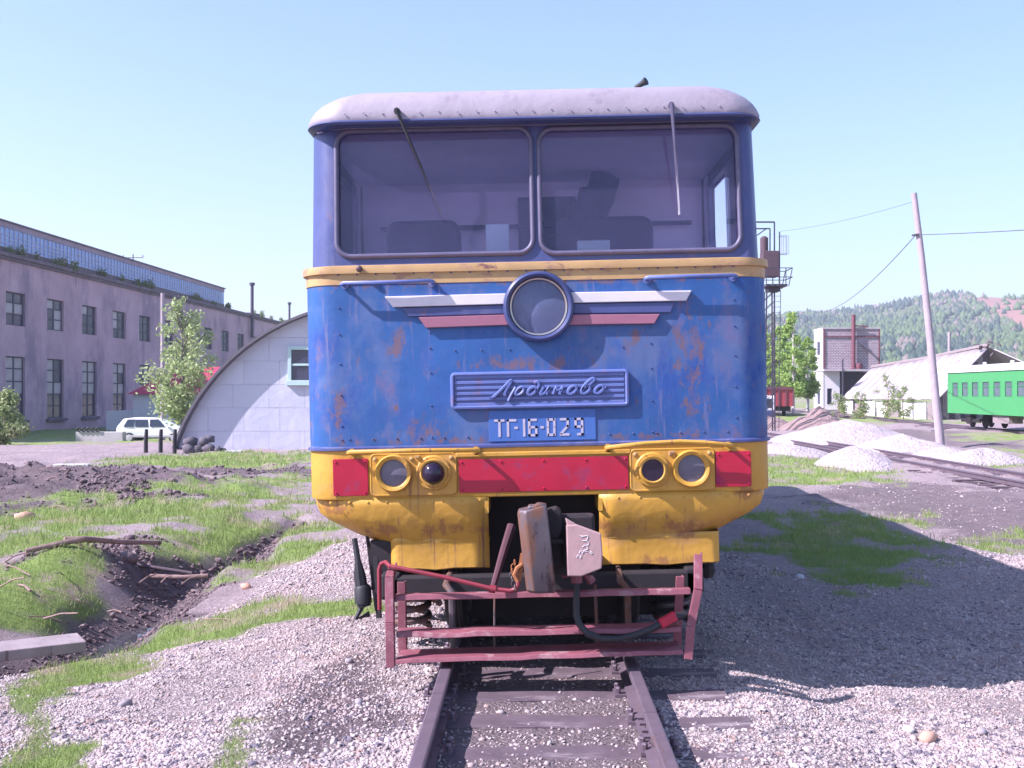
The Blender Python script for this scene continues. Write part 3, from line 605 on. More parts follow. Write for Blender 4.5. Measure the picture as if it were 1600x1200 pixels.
# wing trim
for pts, mt, lb, th in (([(-.972, 2.305), (-.92, 2.236), (-.195, 2.240), (-.195, 2.308)], whitep, 'white wing stripe', .03), ([(.223, 2.306), (.223, 2.238), (.961, 2.236), (.997, 2.301)], whitep, 'white wing stripe', .03),
                    ([(-.867, 2.231), (-.821, 2.173), (-.19, 2.178), (-.19, 2.235)], blue_up, 'blue wing stripe', .018), ([(.218, 2.233), (.218, 2.17), (.861, 2.163), (.889, 2.23)], blue_up, 'blue wing stripe', .018),
                    ([(-.758, 2.167), (-.71, 2.098), (-.16, 2.105), (-.19, 2.172)], mauve, 'faded red wing stripe', .03), ([(.218, 2.163), (.19, 2.098), (.753, 2.093), (.791, 2.154)], mauve, 'faded red wing stripe', .03)):
    m = MB(); m.prism(pts, -th, 0); o = m.build('wing_stripe', mt, loco, bev=.004); o['label'] = lb
# central headlight
C = (.014, 0, 2.218); m = MB()
m.lathe([(.228, 0), (.228, -.05), (.222, -.068), (.208, -.076), (.196, -.070), (.190, -.045), (.186, -.01)], C, (0, 1, 0), 48); hl = m.build('headlight', dblue, loco, True, angle=35)
m = MB(); m.lathe([(.190, -.028), (.183, -.036), (.174, -.034), (.171, -.018)], C, (0, 1, 0), 48, False); m.build('bezel', chrome, hl, True)
m = MB(); m.lathe([(.175, -.012), (.12, -.022), (.06, -.027), (0, -.029)], C, (0, 1, 0), 40); m.build('lens', biglens, hl, True)
# maker's nameplate with cursive lettering
m = MB(); pts = rrect(-.563, .583, 1.568, 1.808, .03, 5); n = len(pts)
def rr(d, y): return [(x, y, z) for x, z in rrect(-.563+d, .583-d, 1.568+d, 1.808-d, .03-min(d, .022), 5)]
m.loft([rr(0, 0), rr(0, -.022), rr(.006, -.032), (rr(.016, -.034)), rr(.024, -.028), rr(.026, -.012)], True, False, True)
npl = m.build('nameplate', plateb, loco, True, angle=45)
for k in range(6): 
    z = 1.600+.0352*k; m = MB(); m.prism([(-.534, z-.010), (.554, z-.010), (.554, z+.010), (-.534, z+.010)], -.025, -.011); m.build('rib', plateb, npl, bev=.003)
def smooth_curve(pts, n=5):
    pts = [Vector((p[0], p[1], 0)) for p in pts]; out = []
    for i in range(len(pts)-1):
        p0 = pts[max(i-1, 0)]; p1 = pts[i]; p2 = pts[i+1]; p3 = pts[min(i+2, len(pts)-1)]
        for k in range(n):
            t = k/n; out.append(.5*((2*p1)+(p2-p0)*t+(2*p0-5*p1+4*p2-p3)*t*t+(3*p1-p0-3*p2+p3)*t**3))
    return out+[pts[-1]]
def oval(cx, cy, rx, ry): return [(cx+rx*math.cos(t), cy+ry*math.sin(t)) for t in np.linspace(.6, .6+6.3, 11)]
SCR = [[[(-.45, -.12), (-.2, -.25), (.05, .1), (.45, 1.2), (.72, 1.9), (.8, 1.6), (.78, .7), (.85, .1), (1.05, 0)]],
       [[(.1, -.75), (.05, 0), (.1, 1.0)], [(.1, .5), (.35, .5)], oval(.68, .5, .34, .5)],
       [oval(.38, .48, .36, .48), [(.74, .5), (.78, 1.1), (.5, 1.62), (.15, 1.5)]],
       [[(0, .95), (0, .25), (.15, 0), (.45, .3), (.6, .95)], [(.6, .95), (.6, .2), (.75, 0)]],
       [[(0, 1), (0, 0)], [(0, .5), (.3, .58), (.6, .5)], [(.6, 1), (.6, .15), (.78, 0)]],
       [oval(.38, .5, .36, .5)],
       [[(.05, .5), (.1, 1.2), (.45, 1.9), (.72, 1.75), (.5, 1.1), (.25, .95)], oval(.4, .48, .36, .48)],
       [oval(.38, .5, .36, .5), [(.7, .75), (.95, .65)]]]
xh = .050; ox = -.275; oz = 1.655
for k, (st, wd) in enumerate(zip(SCR, (1.12, 1.16, .98, .92, .95, .93, .98, 1))):
    m = MB()
    for s_ in st:
        m.tube([(ox+(p.x+p.y*.42)*xh*1.62*.62/.75, -.034, oz+p.y*xh) for p in smooth_curve(s_, 4)], .0108, 6)
    m.build('letter', plateb, npl, True); ox += wd*.062+.027
# number plate
m = MB(); m.prism([(-.322, 1.358), (.365, 1.358), (.365, 1.556), (-.322, 1.556)], -.006, 0); nb = m.build('number_plate', numb, loco, bev=.002)
GL = {'T': [((-.5, 1), (.5, 1)), ((0, 1), (0, 0))], 'G': [((-.4, 0), (-.4, 1)), ((-.4, 1), (.5, 1))], '-': [((-.2, .5), (.25, .5))], '1': [((0, 0), (0, 1))],
      '6': [((.4, 1), (-.4, 1)), ((-.4, 1), (-.4, 0)), ((-.4, 0), (.45, 0)), ((.45, 0), (.45, .52)), ((.45, .52), (-.25, .52))],
      '0': [((-.4, 0), (-.4, .44)), ((-.4, .56), (-.4, 1)), ((.4, 0), (.4, .44)), ((.4, .56), (.4, 1)), ((-.3, 1), (.3, 1)), ((-.3, 0), (.3, 0))],
      '2': [((-.4, 1), (.4, 1)), ((.4, 1), (.4, .55)), ((.4, .55), (-.4, .08)), ((-.45, 0), (.45, 0))],
      '9': [((.4, 0), (.4, 1)), ((.4, 1), (-.4, 1)), ((-.4, 1), (-.4, .5)), ((-.4, .5), (.3, .5)), ((.4, 0), (-.1, 0))]}
for ch, u in (('T', 474), ('G', 568), ('-', 606), ('1', 671), ('6', 738), ('-', 813), ('0', 886), ('2', 993), ('9', 1108)):
    x = -.322+(u-390)/(1243-390)*.687; m = MB()
    for (a, c_), (d, e) in GL[ch]:
        p, q = Vector((x+a*.052, -.0075, 1.395+c_*.098)), Vector((x+d*.052, -.0075, 1.395+e*.098)); dd = (q-p).normalized()*.0075
        if ch == '-': dd *= 0
        m.bar(p-dd, q+dd, .015, .003, (0, 1, 0))
    m.build('letter', chalkw, nb)
# yellow beam, red panels, lamps
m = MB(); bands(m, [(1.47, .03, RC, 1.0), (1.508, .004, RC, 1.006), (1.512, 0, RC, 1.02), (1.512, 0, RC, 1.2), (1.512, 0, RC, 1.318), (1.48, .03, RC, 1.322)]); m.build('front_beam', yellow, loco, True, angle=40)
for x0, x1, z0, z1 in ((-1.33, -1.105, 1.030, 1.268), (-.522, .568, 1.034, 1.250), (1.128, 1.358, 1.036, 1.264)):
    m = MB(); m.prism(rrect(x0, x1, z0, z1, .008, 2), -.014, .0); p = m.build('red_panel', redp, loco, bev=.003); m = MB()
    xs = [x0+.02, x1-.02]+([x0+(x1-x0)*t for t in (.25, .5, .75)] if x1-x0 > .5 else [])
    for x in xs:
        for z in (z0+.02, z1-.02): m.lathe([(.008, 0), (.006, .006), (.002, .007)], (x, -.014, z), (0, -1, 0), 8)
    o = m.build('screws', redp, p); o['kind'] = 'stuff'
m = MB(); m.box(-.54, .585, -.02, 0, 1.262, 1.292); m.build('trim_strip', yellow, loco, bev=.006)
for x0, x1, zc, lamps in ((-1.092, -.534, 1.162, ((-.938, 1.171, 1), (-.682, 1.169, 0))), (.577, 1.123, 1.157, ((.720, 1.157, 0), (.970, 1.160, 1)))):
    m = MB(); m.prism(rrect(x0, x1, zc-.138, zc+.136, .035, 5), -.016, 0); m.tube([(x, -.014, z) for x, z in rrect(x0+.006, x1-.006, zc-.132, zc+.130, .03, 5)], .006, 6, True)
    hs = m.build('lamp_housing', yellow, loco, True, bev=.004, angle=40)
    m = MB()
    for sx, sz in ((x0+.035, zc+.1), (x1-.035, zc+.1), ((x0+x1)/2-.01, zc+.098)): m.lathe([(.014, 0), (.012, .012), (.005, .016)], (sx, -.016, sz), (0, -1, 0), 8)
    m.build('bolts', ochre, hs, True)
    for x, z, big in lamps:
        m = MB(); c = (x, 0, z)
        if big: m.lathe([(.121, -.012), (.121, -.042), (.112, -.056), (.096, -.052), (.088, -.044), (.086, -.018)], c, (0, 1, 0), 40)
        else: m.lathe([(.113, -.012), (.113, -.03), (.104, -.038), (.090, -.038), (.088, -.06), (.078, -.066), (.071, -.062), (.070, -.03)], c, (0, 1, 0), 40)
        for t in (.3, 2.0, 3.6, 5.2): m.lathe([(.006, 0), (.005, .006)], (x+.104*math.cos(t), -.048 if big else -.036, z+.104*math.sin(t)), (0, -1, 0), 6)
        rg = m.build('lamp_ring', yellow, hs, True, angle=35); rg['label'] = 'large lamp ring' if big else 'small lamp ring'
        m = MB()
        if big: m.lathe([(.089, -.026), (.05, -.030), (0, -.031)], c, (0, 1, 0), 32); m.build('lens', lensglass, hs, True)
        else:
            m.lathe([(.072, -.05), (.066, -.085), (.050, -.108), (.028, -.121), (0, -.126)] if x < 0 else [(.072, -.056), (.045, -.045), (.012, -.034), (0, -.033)], c, (0, 1, 0), 32); m.build('lens', darklens, hs, True)
m = MB(); m.prism([(-.80, 1.268), (-.77, 1.268), (-.77, 1.28), (-.80, 1.28)], -.05, -.01); m.prism([(.83, 1.262), (.862, 1.262), (.862, 1.274), (.83, 1.274)], -.05, -.01); m.build('lug', ochre, loco)
# skirts under the beam: bulging boat-like sheets and a vertical plate below
def skirt(s, xin, xl):
    m = MB(); prof = [(1.012, 0, 1.500), (.96, .002, 1.500), (.90, .010, 1.480), (.85, .023, 1.42), (.80, .042, 1.33), (.75, .062, 1.24), (.712, .076, 1.15), (.694, .084, 1.10)]
    rings = []
    for z, y, x in prof:
        rc = min(.34, x-xin-.05); ring = [(s*xin, y, z)]
        for k in range(1, 7): ring.append((s*(xin+(x-rc-xin)*k/6), y, z))
        for k in range(1, 9): t = R(90*k/8); ring.append((s*(x-rc+rc*math.sin(t)), y+rc*1.0*(1-math.cos(t)), z))
        ring.append((s*x, y+2.4, z)); rings.append(ring)
    m.loft(rings, False)
    for z in (0,): m.loft([[(p[0], p[1]+.0, p[2]) for p in rings[-1]], [(p[0], p[1]+.25, p[2]+.02) for p in rings[-1]]], False)
    xo = xl; lo = []
    for z, y in ((.742, .0675), (.715, .0745), (.68, .080), (.60, .078), (.545, .073), (.537, .087)):
        rc = .06; ring = [(s*xin, y, z)]
        for k in range(1, 6): ring.append((s*(xin+(xo-rc-xin)*k/5), y, z-.01*(k == 3)))
        for k in range(1, 6): t = R(90*k/5); ring.append((s*(xo-rc+rc*math.sin(t)), y+rc*(1-math.cos(t)), z))
        ring.append((s*xo, y+.3, z)); lo.append(ring)
    m.loft(lo, False)
    m.box(*sorted((s*(xin-.002), s*(xin+.02))), .0, .5, .9, 1.0)
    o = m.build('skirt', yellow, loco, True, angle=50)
    sl = o.modifiers.new('thickness', 'SOLIDIFY'); sl.thickness = .006; sl.offset = 0
    return o
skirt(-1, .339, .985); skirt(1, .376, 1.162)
# dark coupler pocket and underframe
m = MB(); m.box(-.6, .6, .45, .5, .35, 1.0); m.box(-1.25, 1.25, .5, LEN, .72, 1.0); m.box(-.42, .42, .42, .46, .55, 1.0); m.box(-.50, .98, .80, .84, .06, .7); m.box(-.95, -.50, 1.9, 1.95, .2, .7); m.box(-1.3, 1.3, LEN-.05, LEN, 1.0, 1.36); m.build('underframe', dark, loco)
m = MB(); m.box(-1.515, 1.515, LEN-.06, LEN-.01, 1.0, 3.5); m.build('rear_wall', blue, loco)
# knuckle coupler
m = MB()
jaw = [[(-.13, -.66), (-.085, -.70), (.045, -.69), (.045, -.52), (-.085, -.50), (-.13, -.54)], [(-.13, -.66), (-.085, -.70), (.045, -.69), (.045, -.52), (-.085, -.50), (-.13, -.54)]]
rings = []
for z, dx, sc in ((.50, .03, .86), (.52, .028, .98), (.75, .008, 1), (.96, -.012, 1), (.985, -.014, .93)):
    rings.append([(x*sc+dx, -.6+(y+.6)*sc, z+(.028 if (x > 0 and z > .9) else 0)-(.03 if (x < -.1 and z < .6) else 0)+(.03 if (x < -.1 and z < .6) else 0)) for x, y in jaw[0]])
m.loft(rings, True, True, True); m.prism([(-.085, .985), (-.075, 1.01), (-.04, 1.008), (-.02, 1.02), (.02, 1.014), (.03, .985)], -.66, -.55)
cp = m.build('coupler', steel, loco, True, bev=.008, angle=35)
m = MB(); m.prism([(.035, .80), (.10, .80), (.118, .84), (.118, .96), (.09, .985), (.035, .97)], -.56, -.42); m.prism([(.03, .77), (.135, .77), (.12, .80), (.03, .80)], -.57, -.40); m.build('knuckle', dark, cp, bev=.01)
m = MB(); m.box(-.02, .32, -.46, -.36, .56, .93); m.box(-.11, .12, -.5, .5, .62, .88); m.build('shank', dark, cp, bev=.02)
m = MB(); m.prism([(.141, .893), (.201, .893), (.343, .837), (.350, .72), (.342, .634), (.224, .591), (.141, .593)], -.66, -.62); m.prism([(.137, .932), (.201, .893), (.145, .888)], -.645, -.61)
m.prism([(.141, .87), (.155, .87), (.155, .6), (.141, .6)], -.62, -.46); gd = m.build('coupler_guard', guardm, cp, bev=.008)
m = MB()
for st in ([(0, 1), (.3, 1.1), (.25, .8), (.05, .75), (.3, .72), (.32, .45), (.1, .45)], [(.05, .3), (.2, .42), (.3, .2), (.1, .05), (.28, 0)], [(-.1, -.1), (0, .1), (.05, -.15), (.12, .1)], [(-.2, -.4), (-.15, -.2), (-.05, -.45), (0, -.22)], [(.4, -.1), (.45, 0), (.5, -.12), (.42, -.16)], [(-.05, 1.1), (.15, 1.05)]):
    m.tube([(.225+p.x*.13, -.661, .735+p.y*.085) for p in smooth_curve(st, 4)], .0022, 5)
m.build('chalk_scribble', whitep, gd)
# step frame of faded red bars
sf = empty('step_frame', (0, 0, 0)); sf.parent = loco
def warped(p, q, dep, th, seed, n=14, amp=.008, lip=.0):
    rnd = random.Random(seed); m = MB(); rings = []; p, q = Vector(p), Vector(q); o1 = [rnd.uniform(-1, 1) for _ in range(n+1)]; o2 = [rnd.uniform(-1, 1) for _ in range(n+1)]
    for i in range(n+1):
        c = p.lerp(q, i/n); a, b_ = o1[i]*amp, o2[i]*amp
        rings.append([(c.x, c.y-dep/2+b_, c.z-th-lip+a*.5), (c.x, c.y+dep/2, c.z-th), (c.x, c.y+dep/2, c.z+a*.4), (c.x, c.y-dep/2+.01+b_, c.z+a)])
    m.loft(rings, True, True, True); return m.build('step_board', redold, sf, True, bev=.004, angle=30)
warped((-.905, -.34, .452), (.90, -.34, .452), .07, .026, 1, lip=.008, amp=.004)
warped((-.895, -.34, .228), (.83, -.34, .230), .16, .022, 2, amp=.009, lip=.008)
warped((-.895, -.34, .084), (.835, -.34, .100), .26, .018, 3, amp=.006, lip=.008)
for pts in ([(-.935, -.20, .60), (-.935, -.37, .56), (-.93, -.44, .30), (-.928, -.46, .035)], [(-.885, -.18, .5), (-.885, -.20, .06)], [(.975, -.2, .63), (.94, -.4, .45), (.885, -.44, .24), (.862, -.46, .045)], [(.86, -.2, .5), (.83, -.2, .06)]):
    m = MB()
    for a, b_ in zip(pts, pts[1:]): m.bar(a, b_, .052, .02, (0, 1, 0)); m.bar(Vector(a)+Vector((.02, .03, 0)), Vector(b_)+Vector((.02, .03, 0)), .012, .05, (0, 1, 0))
    m.build('post', redold, sf, bev=.003)
for x in (-.6, .5):
    m = MB(); m.tube([(x, .15, .5), (x-.01, -.15, .47), (x+.03, -.2, .43), (x+.03, -.2, .08)], .022, 8); m.build('bracket', steel, sf, True)
# uncoupling lever, air pipe, chain, hoses
maroon_shade = M('shaded_maroon_arm', (.07, .018, .028), .6, var=.3, scale=8)  # shadow on the lever arm put into a darker maroon
redpipe = M('red_pipe_paint', (.22, .025, .04), .5, var=.25, scale=8, wear=[((.5, .2, .12), 8, .62, None)])
m = MB(); m.tube([(-1.011, -.28, .348), (-1.008, -.28, .60), (-.995, -.28, .632), (-.965, -.30, .645), (-.93, -.38, .632), (-.60, -.42, .565), (-.301, -.44, .49), (-.20, -.45, .478), (-.165, -.45, .488), (-.15, -.45, .515), (-.148, -.44, .545)], .0135, 8)
m.lathe([(.024, -.02), (.024, .02)], (-.305, -.44, .49), (1, 0, -.2), 10); m.build('uncoupling_lever', redpipe, loco, True)
m = MB(); m.tube([(-.305, -.43, .49), (-.235, -.30, .70), (-.185, -.2, .84)], [.018, .026, .03], 8); m.build('lever_arm', maroon_shade, loco, True)
m = MB(); m.bar((-.145, -.58, .56), (-.115, -.58, .72), .03, .02, (0, 1, 0)); m.tube([(-.15, -.6, .56), (-.17, -.6, .60), (-.15, -.6, .64), (-.12, -.6, .66)], .012, 6); m.build('hook', rusty, cp, True)
ch = empty('chain', (0, 0, 0)); ch.parent = loco
for i in range(7):
    t = i/6; c = Vector((-.165-.02*math.sin(t*3.1), -.56, .665-.15*t)); m = MB()
    m.tube([c+Vector((math.cos(a)*.012*(1 if i % 2 else .3), math.cos(a)*.012*(.3 if i % 2 else 1), math.sin(a)*.018)) for a in np.linspace(0, 5.4, 7)], .0035, 5, True); m.build('link', rusty if i < 3 else steel, ch, True)
m = MB(); m.tube([tuple(p) for p in [(.205, -.40, .50), (.200, -.42, .40), (.197, -.43, .321), (.212, -.45, .27), (.26, -.47, .215), (.345, -.48, .182), (.45, -.46, .178), (.555, -.44, .195), (.66, -.43, .232), (.767, -.42, .285), (.85, -.40, .30), (.93, -.36, .255)]], [.018]+[.021]*9+[.026, .02], 10); hs = m.build('air_hose', rubber, loco, True)
m = MB(); m.bar((.70, -.43, .255), (.80, -.41, .30), .055, .05, (0, 1, 0)); m.build('hose_coupling', redp, hs, bev=.008); m = MB(); m.lathe([(.034, 0), (.034, .06)], (.205, -.40, .51), (0, 0, 1), 10); m.build('hose_valve', redold, hs)
for pts, r in (([(-.30, -.15, .5), (-.305, -.2, .30), (-.31, -.2, .08)], .008), ([(.33, -.15, .45), (.335, -.16, .2), (.33, -.2, .05)], .012), ([(.12, -.3, .55), (.25, -.35, .58), (.3, -.33, .5)], .03)):
    m = MB(); m.tube(pts, r, 6); m.build('pipe', steel if r < .02 else redold, loco, True)
m = MB(); m.tube([(-1.223, .12, .74), (-1.20, .1, .60), (-1.19, .1, .5), (-1.165, .1, .30)], [.018, .02, .04, .045], 8); m.lathe([(.055, 0), (.055, .1), (.04, .12)], (-1.17, .1, .32), (-.03, 0, 1), 10); m.tube([(-1.16, .1, .33), (-1.22, .08, .22), (-1.13, .1, .25)], .02, 6); m.build('sander_pipe', rubber, loco, True)
m = MB(); m.box(-1.12, -.98, .12, .2, .40, .72); m.bar((-1.09, .15, .62), (-1.07, .1, .22), .03, .06, (0, 1, 0)); m.bar((-1.15, .2, .75), (-1.1, .2, .25), .02, .03, (0, 1, 0)); m.build('step_bracket', dark, loco)
m = MB(); m.lathe([(.03, 0), (.05, .05), (.04, .09)], (1.10, .2, .42), (0, 0, 1), 8); m.build('sand_nozzle', dark, loco)
# bogies: frames, springs, axle boxes and wheels
for by in (1.55, 12.0):
    m = MB()
    for s in (-1, 1): m.box(s*.98-.06, s*.98+.06, by-1.55, by+1.75, .36, .52); m.box(s*.98-.13, s*.98+.13, by-.15, by+.35, .2, .62); m.box(s*1.0-.12, s*1.0+.12, by-1.0, by-.6, .25, .6)
    m.box(-1.0, 1.0, by-1.55, by-1.45, .36, .5); bo = m.build('bogie', dark, loco, bev=.015)
    for wy in (-.75, .95):
        m = MB(); y = by+wy
        for s in (-1, 1): m.lathe([(.12, .0), (.40, .01), (.425, .03), (.425, .10), (.46, .11), (.46, .135), (.12, .135)], (s*.68, y, .425), (-s, 0, 0), 32)
        m.lathe([(.08, -.65), (.08, .65)], (0, y, .425), (1, 0, 0), 16); m.build('wheelset', dark, bo, True, angle=40)
    for s in (-1, 1):
        for yy in (-1.15, -.3): 
            c = (s*.93, by+yy+.35 if by < 5 else by+yy, 0); m = MB(); m.tube([(c[0]+.125*math.cos(t), c[1]+.125*math.sin(t), .02+.37*t/(6.283*4.5)) for t in np.linspace(0, 6.283*4.5, 60)], .024, 8); m.build('coil_spring', steel, bo, True)
m = MB(); m.box(-1.05, 1.05, 4.2, 9.0, .3, .72); m.build('fuel_tank', dark, loco, bev=.05)
# horn
m = MB(); m.lathe([(.016, -.03), (.018, .02), (.028, .055), (.025, .058)], (.72, .25, 3.700), (.75, -.5, .35), 12); m.tube([(.72, .25, 3.64), (.72, .25, 3.70)], .012, 6); m.build('horn', rubber, loco, True)
# cab interior
inw = M('cab_lining', (.60, .56, .78), .7, var=.08, scale=3); inb = M('cab_dark_blue', (.014, .014, .05), .7, var=.2); inl = M('cab_pale_box', (.6, .72, .78), .5, var=.1)
m = MB(); m.box(-1.40, 1.40, 2.0, 2.04, 1.9, 3.42); m.box(-1.40, 1.40, .3, 2.0, 1.86, 1.9); m.box(-1.42, 1.42, .15, 2.0, 3.405, 3.415); [m.box(*sorted((s_*1.42, s_*1.43)), a_, b_, c_, d_) for s_ in (-1, 1) for a_, b_, c_, d_ in ((.3, .4, 1.9, 3.4), (1.85, 2.0, 1.9, 3.4), (.4, 1.85, 1.9, 2.55))]; m.build('cab_lining', inw, loco)
m = MB(); m.box(-.12, .36, 1.96, 1.995, 1.95, 3.28); m.build('cab_door', inb, loco, bev=.01)
m = MB(); m.box(-1.38, 1.38, .2, .62, 2.3, 2.50); m.box(-1.0, -.38, .24, .6, 2.50, 2.60); m.box(.45, 1.15, .24, .62, 2.50, 2.585); m.build('console', inb, loco, bev=.03)
for x in (-.83, .62):
    m = MB(); m.prism(rrect(x-.28, x+.28, 2.2, 2.98, .09, 5), 1.15, 1.30); m.box(x-.27, x+.27, .85, 1.2, 2.15, 2.27); m.build('seat', inb, loco, True, bev=.03, angle=40)
m = MB(); m.box(-.33, -.17, .38, .48, 2.50, 2.82); m.build('thermos_box', inl, loco, bev=.01)
m = MB(); m.box(.32, .56, 1.0, 1.1, 2.4, 2.78); m.box(.36, .50, .4, .5, 2.5, 2.62); m.build('notice_box', inl, loco, bev=.01)
m = MB(); m.box(-1.25, .2, 1.90, 1.95, 3.02, 3.05); m.box(.55, 1.3, 1.9, 1.95, 3.02, 3.05); m.box(.02, .10, 1.85, 1.95, 3.06, 3.2); m.box(-.36, -.28, 1.94, 1.99, 2.72, 2.86); m.build('coat_rail', inb, loco)
m = MB()
for k in range(5): m.lathe([(.0, -.2), (.17-.02*k, -.12), (.2-.02*k, .05), (.12, .22), (0, .26)], (.28+.06*k, 1.75-.03*k, 2.72+.11*k), (.15*(k-2), 0, 1), 10)
m.build('hanging_coat', inb, loco, True)

# ------------------------------------------------------------------ the big workshop on the left
shed = empty('workshop', (-43.5, 84, -1.6), (0, 0, -math.atan(.0306)), 'long two storey workshop with stained pink plaster wall and blue clerestory glazing', 'building')
plaster = M('stained_pink_plaster', (.47, .325, .385), .9, var=.25, scale=.3, wear=[((.29, .21, .28), .3, .50, (1, 1, .45)), ((.17, .125, .17), .8, .60, (1, 1, .25)), ((.52, .42, .46), .6, .60, None)], bump=[(3, .02)])
trimd = M('dark_cornice', (.14, .11, .14), .9, var=.35, scale=1.2, wear=[((.30, .24, .24), 1.5, .6, None)])
blueg = M('glass_block_blue', (.22, .34, .68), .25, var=.3, scale=1.0)
frm = M('dark_window_frame', (.07, .06, .09), .8, var=.2)
paneD = M('dark_window_pane', (.045, .05, .09), .12, var=.4, scale=1.3); paneL = M('pale_window_pane', (.34, .31, .34), .3, var=.25, scale=1.5)  # pale panes go mostly into the upper rows of the low windows
plast2 = M('pale_plaster_band', (.32, .25, .32), .9, var=.2, scale=.6)
# local frame: y runs along the wall, +x faces the yard; z = 0 at the local ground
XW = 43.5-29.2*1.4                                # the wall's plane
Y0s, Y1s, Y2s = -30, 57, 105; HT = 9.25*1.4-.65+1.6
wins = []
wy = [55.7, 60.65, 65.5, 70.26, 75.07, 79.7, 84.5, 89.3, 94.1, 98.9, 103.7, 108.5, 113.3]
for k, y in enumerate(wy):
    a = (y*1.4-84); wins.append((a, a+3.05, CAMZ+(5.48-CAMZ)*1.4+1.6, CAMZ+(7.36-CAMZ)*1.4+1.6)); wins.append((a, a+3.05, 1.1, CAMZ+(3.73-CAMZ)*1.4+1.6))
m = MB(); holed(m, lambda y, z, d: (XW-d, y, z), Y0s, Y2s, -.5, HT, wins, .3)
m.add([(XW-.3, Y0s, -.5), (XW-.3, Y2s, -.5), (XW-.3, Y2s, HT), (XW-.3, Y0s, HT)], [(0, 1, 2, 3)])
m.box(XW-24, XW-.31, Y0s, Y2s, -.5, HT); m.build('wall', plaster, shed)
m = MB(); m.box(XW-.4, XW+.35, Y0s, Y2s, HT, HT+.28); m.box(XW-.2, XW+.18, Y0s, Y2s, HT-.25, HT-.002); m.build('cornice', trimd, shed)
gz0, gz1, gz2 = HT+.85, HT+2.4, HT+2.95
m = MB(); m.box(XW-22, XW-.45, Y0s, Y1s, HT+.02, gz0); m.build('parapet_base', trimd, shed)
m = MB(); m.box(XW-22, XW-.5, Y0s, Y1s, gz0+.002, gz1); m.build('clerestory_glazing', blueg, shed)
m = MB(); 
for k in range(int((Y1s-Y0s)/.72)): m.box(XW-.5, XW-.44, Y0s+k*.72, Y0s+k*.72+.10, gz0, gz1)
for k in range(4): m.box(XW-.5, XW-.445, Y0s, Y1s, gz0+.33*k, gz0+.33*k+.05)
o = m.build('glazing_bars', M('glazing_bar_grey', (.40, .42, .55), .7), shed); o['kind'] = 'stuff'
m = MB(); m.box(XW-22, XW-.42, Y0s, Y1s, gz1+.002, gz2-.12); m.build('upper_band', plast2, shed)
m = MB(); m.box(XW-22, XW-.3, Y0s, Y1s+.2, gz2-.12, gz2); m.build('roof_edge', trimd, shed)
m = MB(); m.box(XW-20, XW-.5, Y1s+.1, Y2s, HT+.2, HT+.5); m.box(XW-6, XW-1, 72, 76, HT, HT+.9); m.build('low_roof', trimd, shed)
frames = {}
for k, (a, b_, c_, d) in enumerate(wins):
    low = k % 2; rows = 5 if low else 3; key = (low, k % 4 // 2)
    if low not in frames:
        m = MB(); w_, h_ = b_-a, d-c_
        m.box(-.08, 0, 0, .14, 0, h_); m.box(-.08, 0, w_-.14, w_, 0, h_); m.box(-.08, 0, w_/2-.09, w_/2+.09, 0, h_)
        for r_ in range(rows+1): m.box(-.075, -.005, .14, w_-.14, min(h_*r_/rows, h_-.1), min(h_*r_/rows, h_-.1)+.10)
        frames[low] = m.mesh('window', frm)
        for mt, nm in ((paneD, 'd'), (paneL, 'l')):
            m = MB(); m.box(-.06, -.035, .14, w_/2-.09, .1, h_/rows); frames[low, nm] = m.mesh('pane', mt)
    w = inst('window', frames[low], shed, (XW-.18, a, c_)); rnd = random.Random(k)
    for r_ in range(rows):
        for cc in range(2):
            light = low and r_ >= rows-3 and rnd.random() < .85 or (not low and rnd.random() < .18)
            inst('pane', frames[low, 'l' if light else 'd'], w, (0, cc*((b_-a)/2-.05), (d-c_)*r_/rows))
m = MB()
for k in range(13): m.box(XW, XW+.25, wy[k]*1.4-84-.25, wy[k]*1.4-84+3.3, .85, 1.09)
m.build('window_sills', trimd, shed)
for nm, (y, h_, r_, lb) in {'a': (66.5, 4.6, .22, 'thick dark chimney pipe'), 'b': (87, 3.6, .16, 'thin dark chimney pipe')}.items():
    m = MB(); m.lathe([(r_, -3), (r_, h_-.4), (r_*1.7, h_-.35), (r_*1.7, h_)], (XW+.45, y, HT), (0, 0, 1), 12); o = m.build('chimney', frm, shed, True); o['label'] = lb
m = MB(); m.tube([(XW-8, 46, gz2), (XW-8, 46, gz2+3.0)], .07, 6); m.bar((XW-9.2, 46, gz2+2.6), (XW-6.8, 46, gz2+2.6), .1, .08); m.bar((XW-9.2, 46, gz2+2.6), (XW-9.2, 46, gz2+2.9), .08, .08); m.bar((XW-6.8, 46, gz2+2.6), (XW-6.8, 46, gz2+2.9), .08, .08); m.build('antenna', trimd, shed)
m = MB(); m.tube([(XW-6, 6.5, gz2), (XW-6, 6.5, gz2+2.0)], .05, 6); m.bar((XW-6.9, 6.5, gz2+1.7), (XW-5.1, 6.5, gz2+1.7), .08, .06); m.build('antenna', trimd, shed)
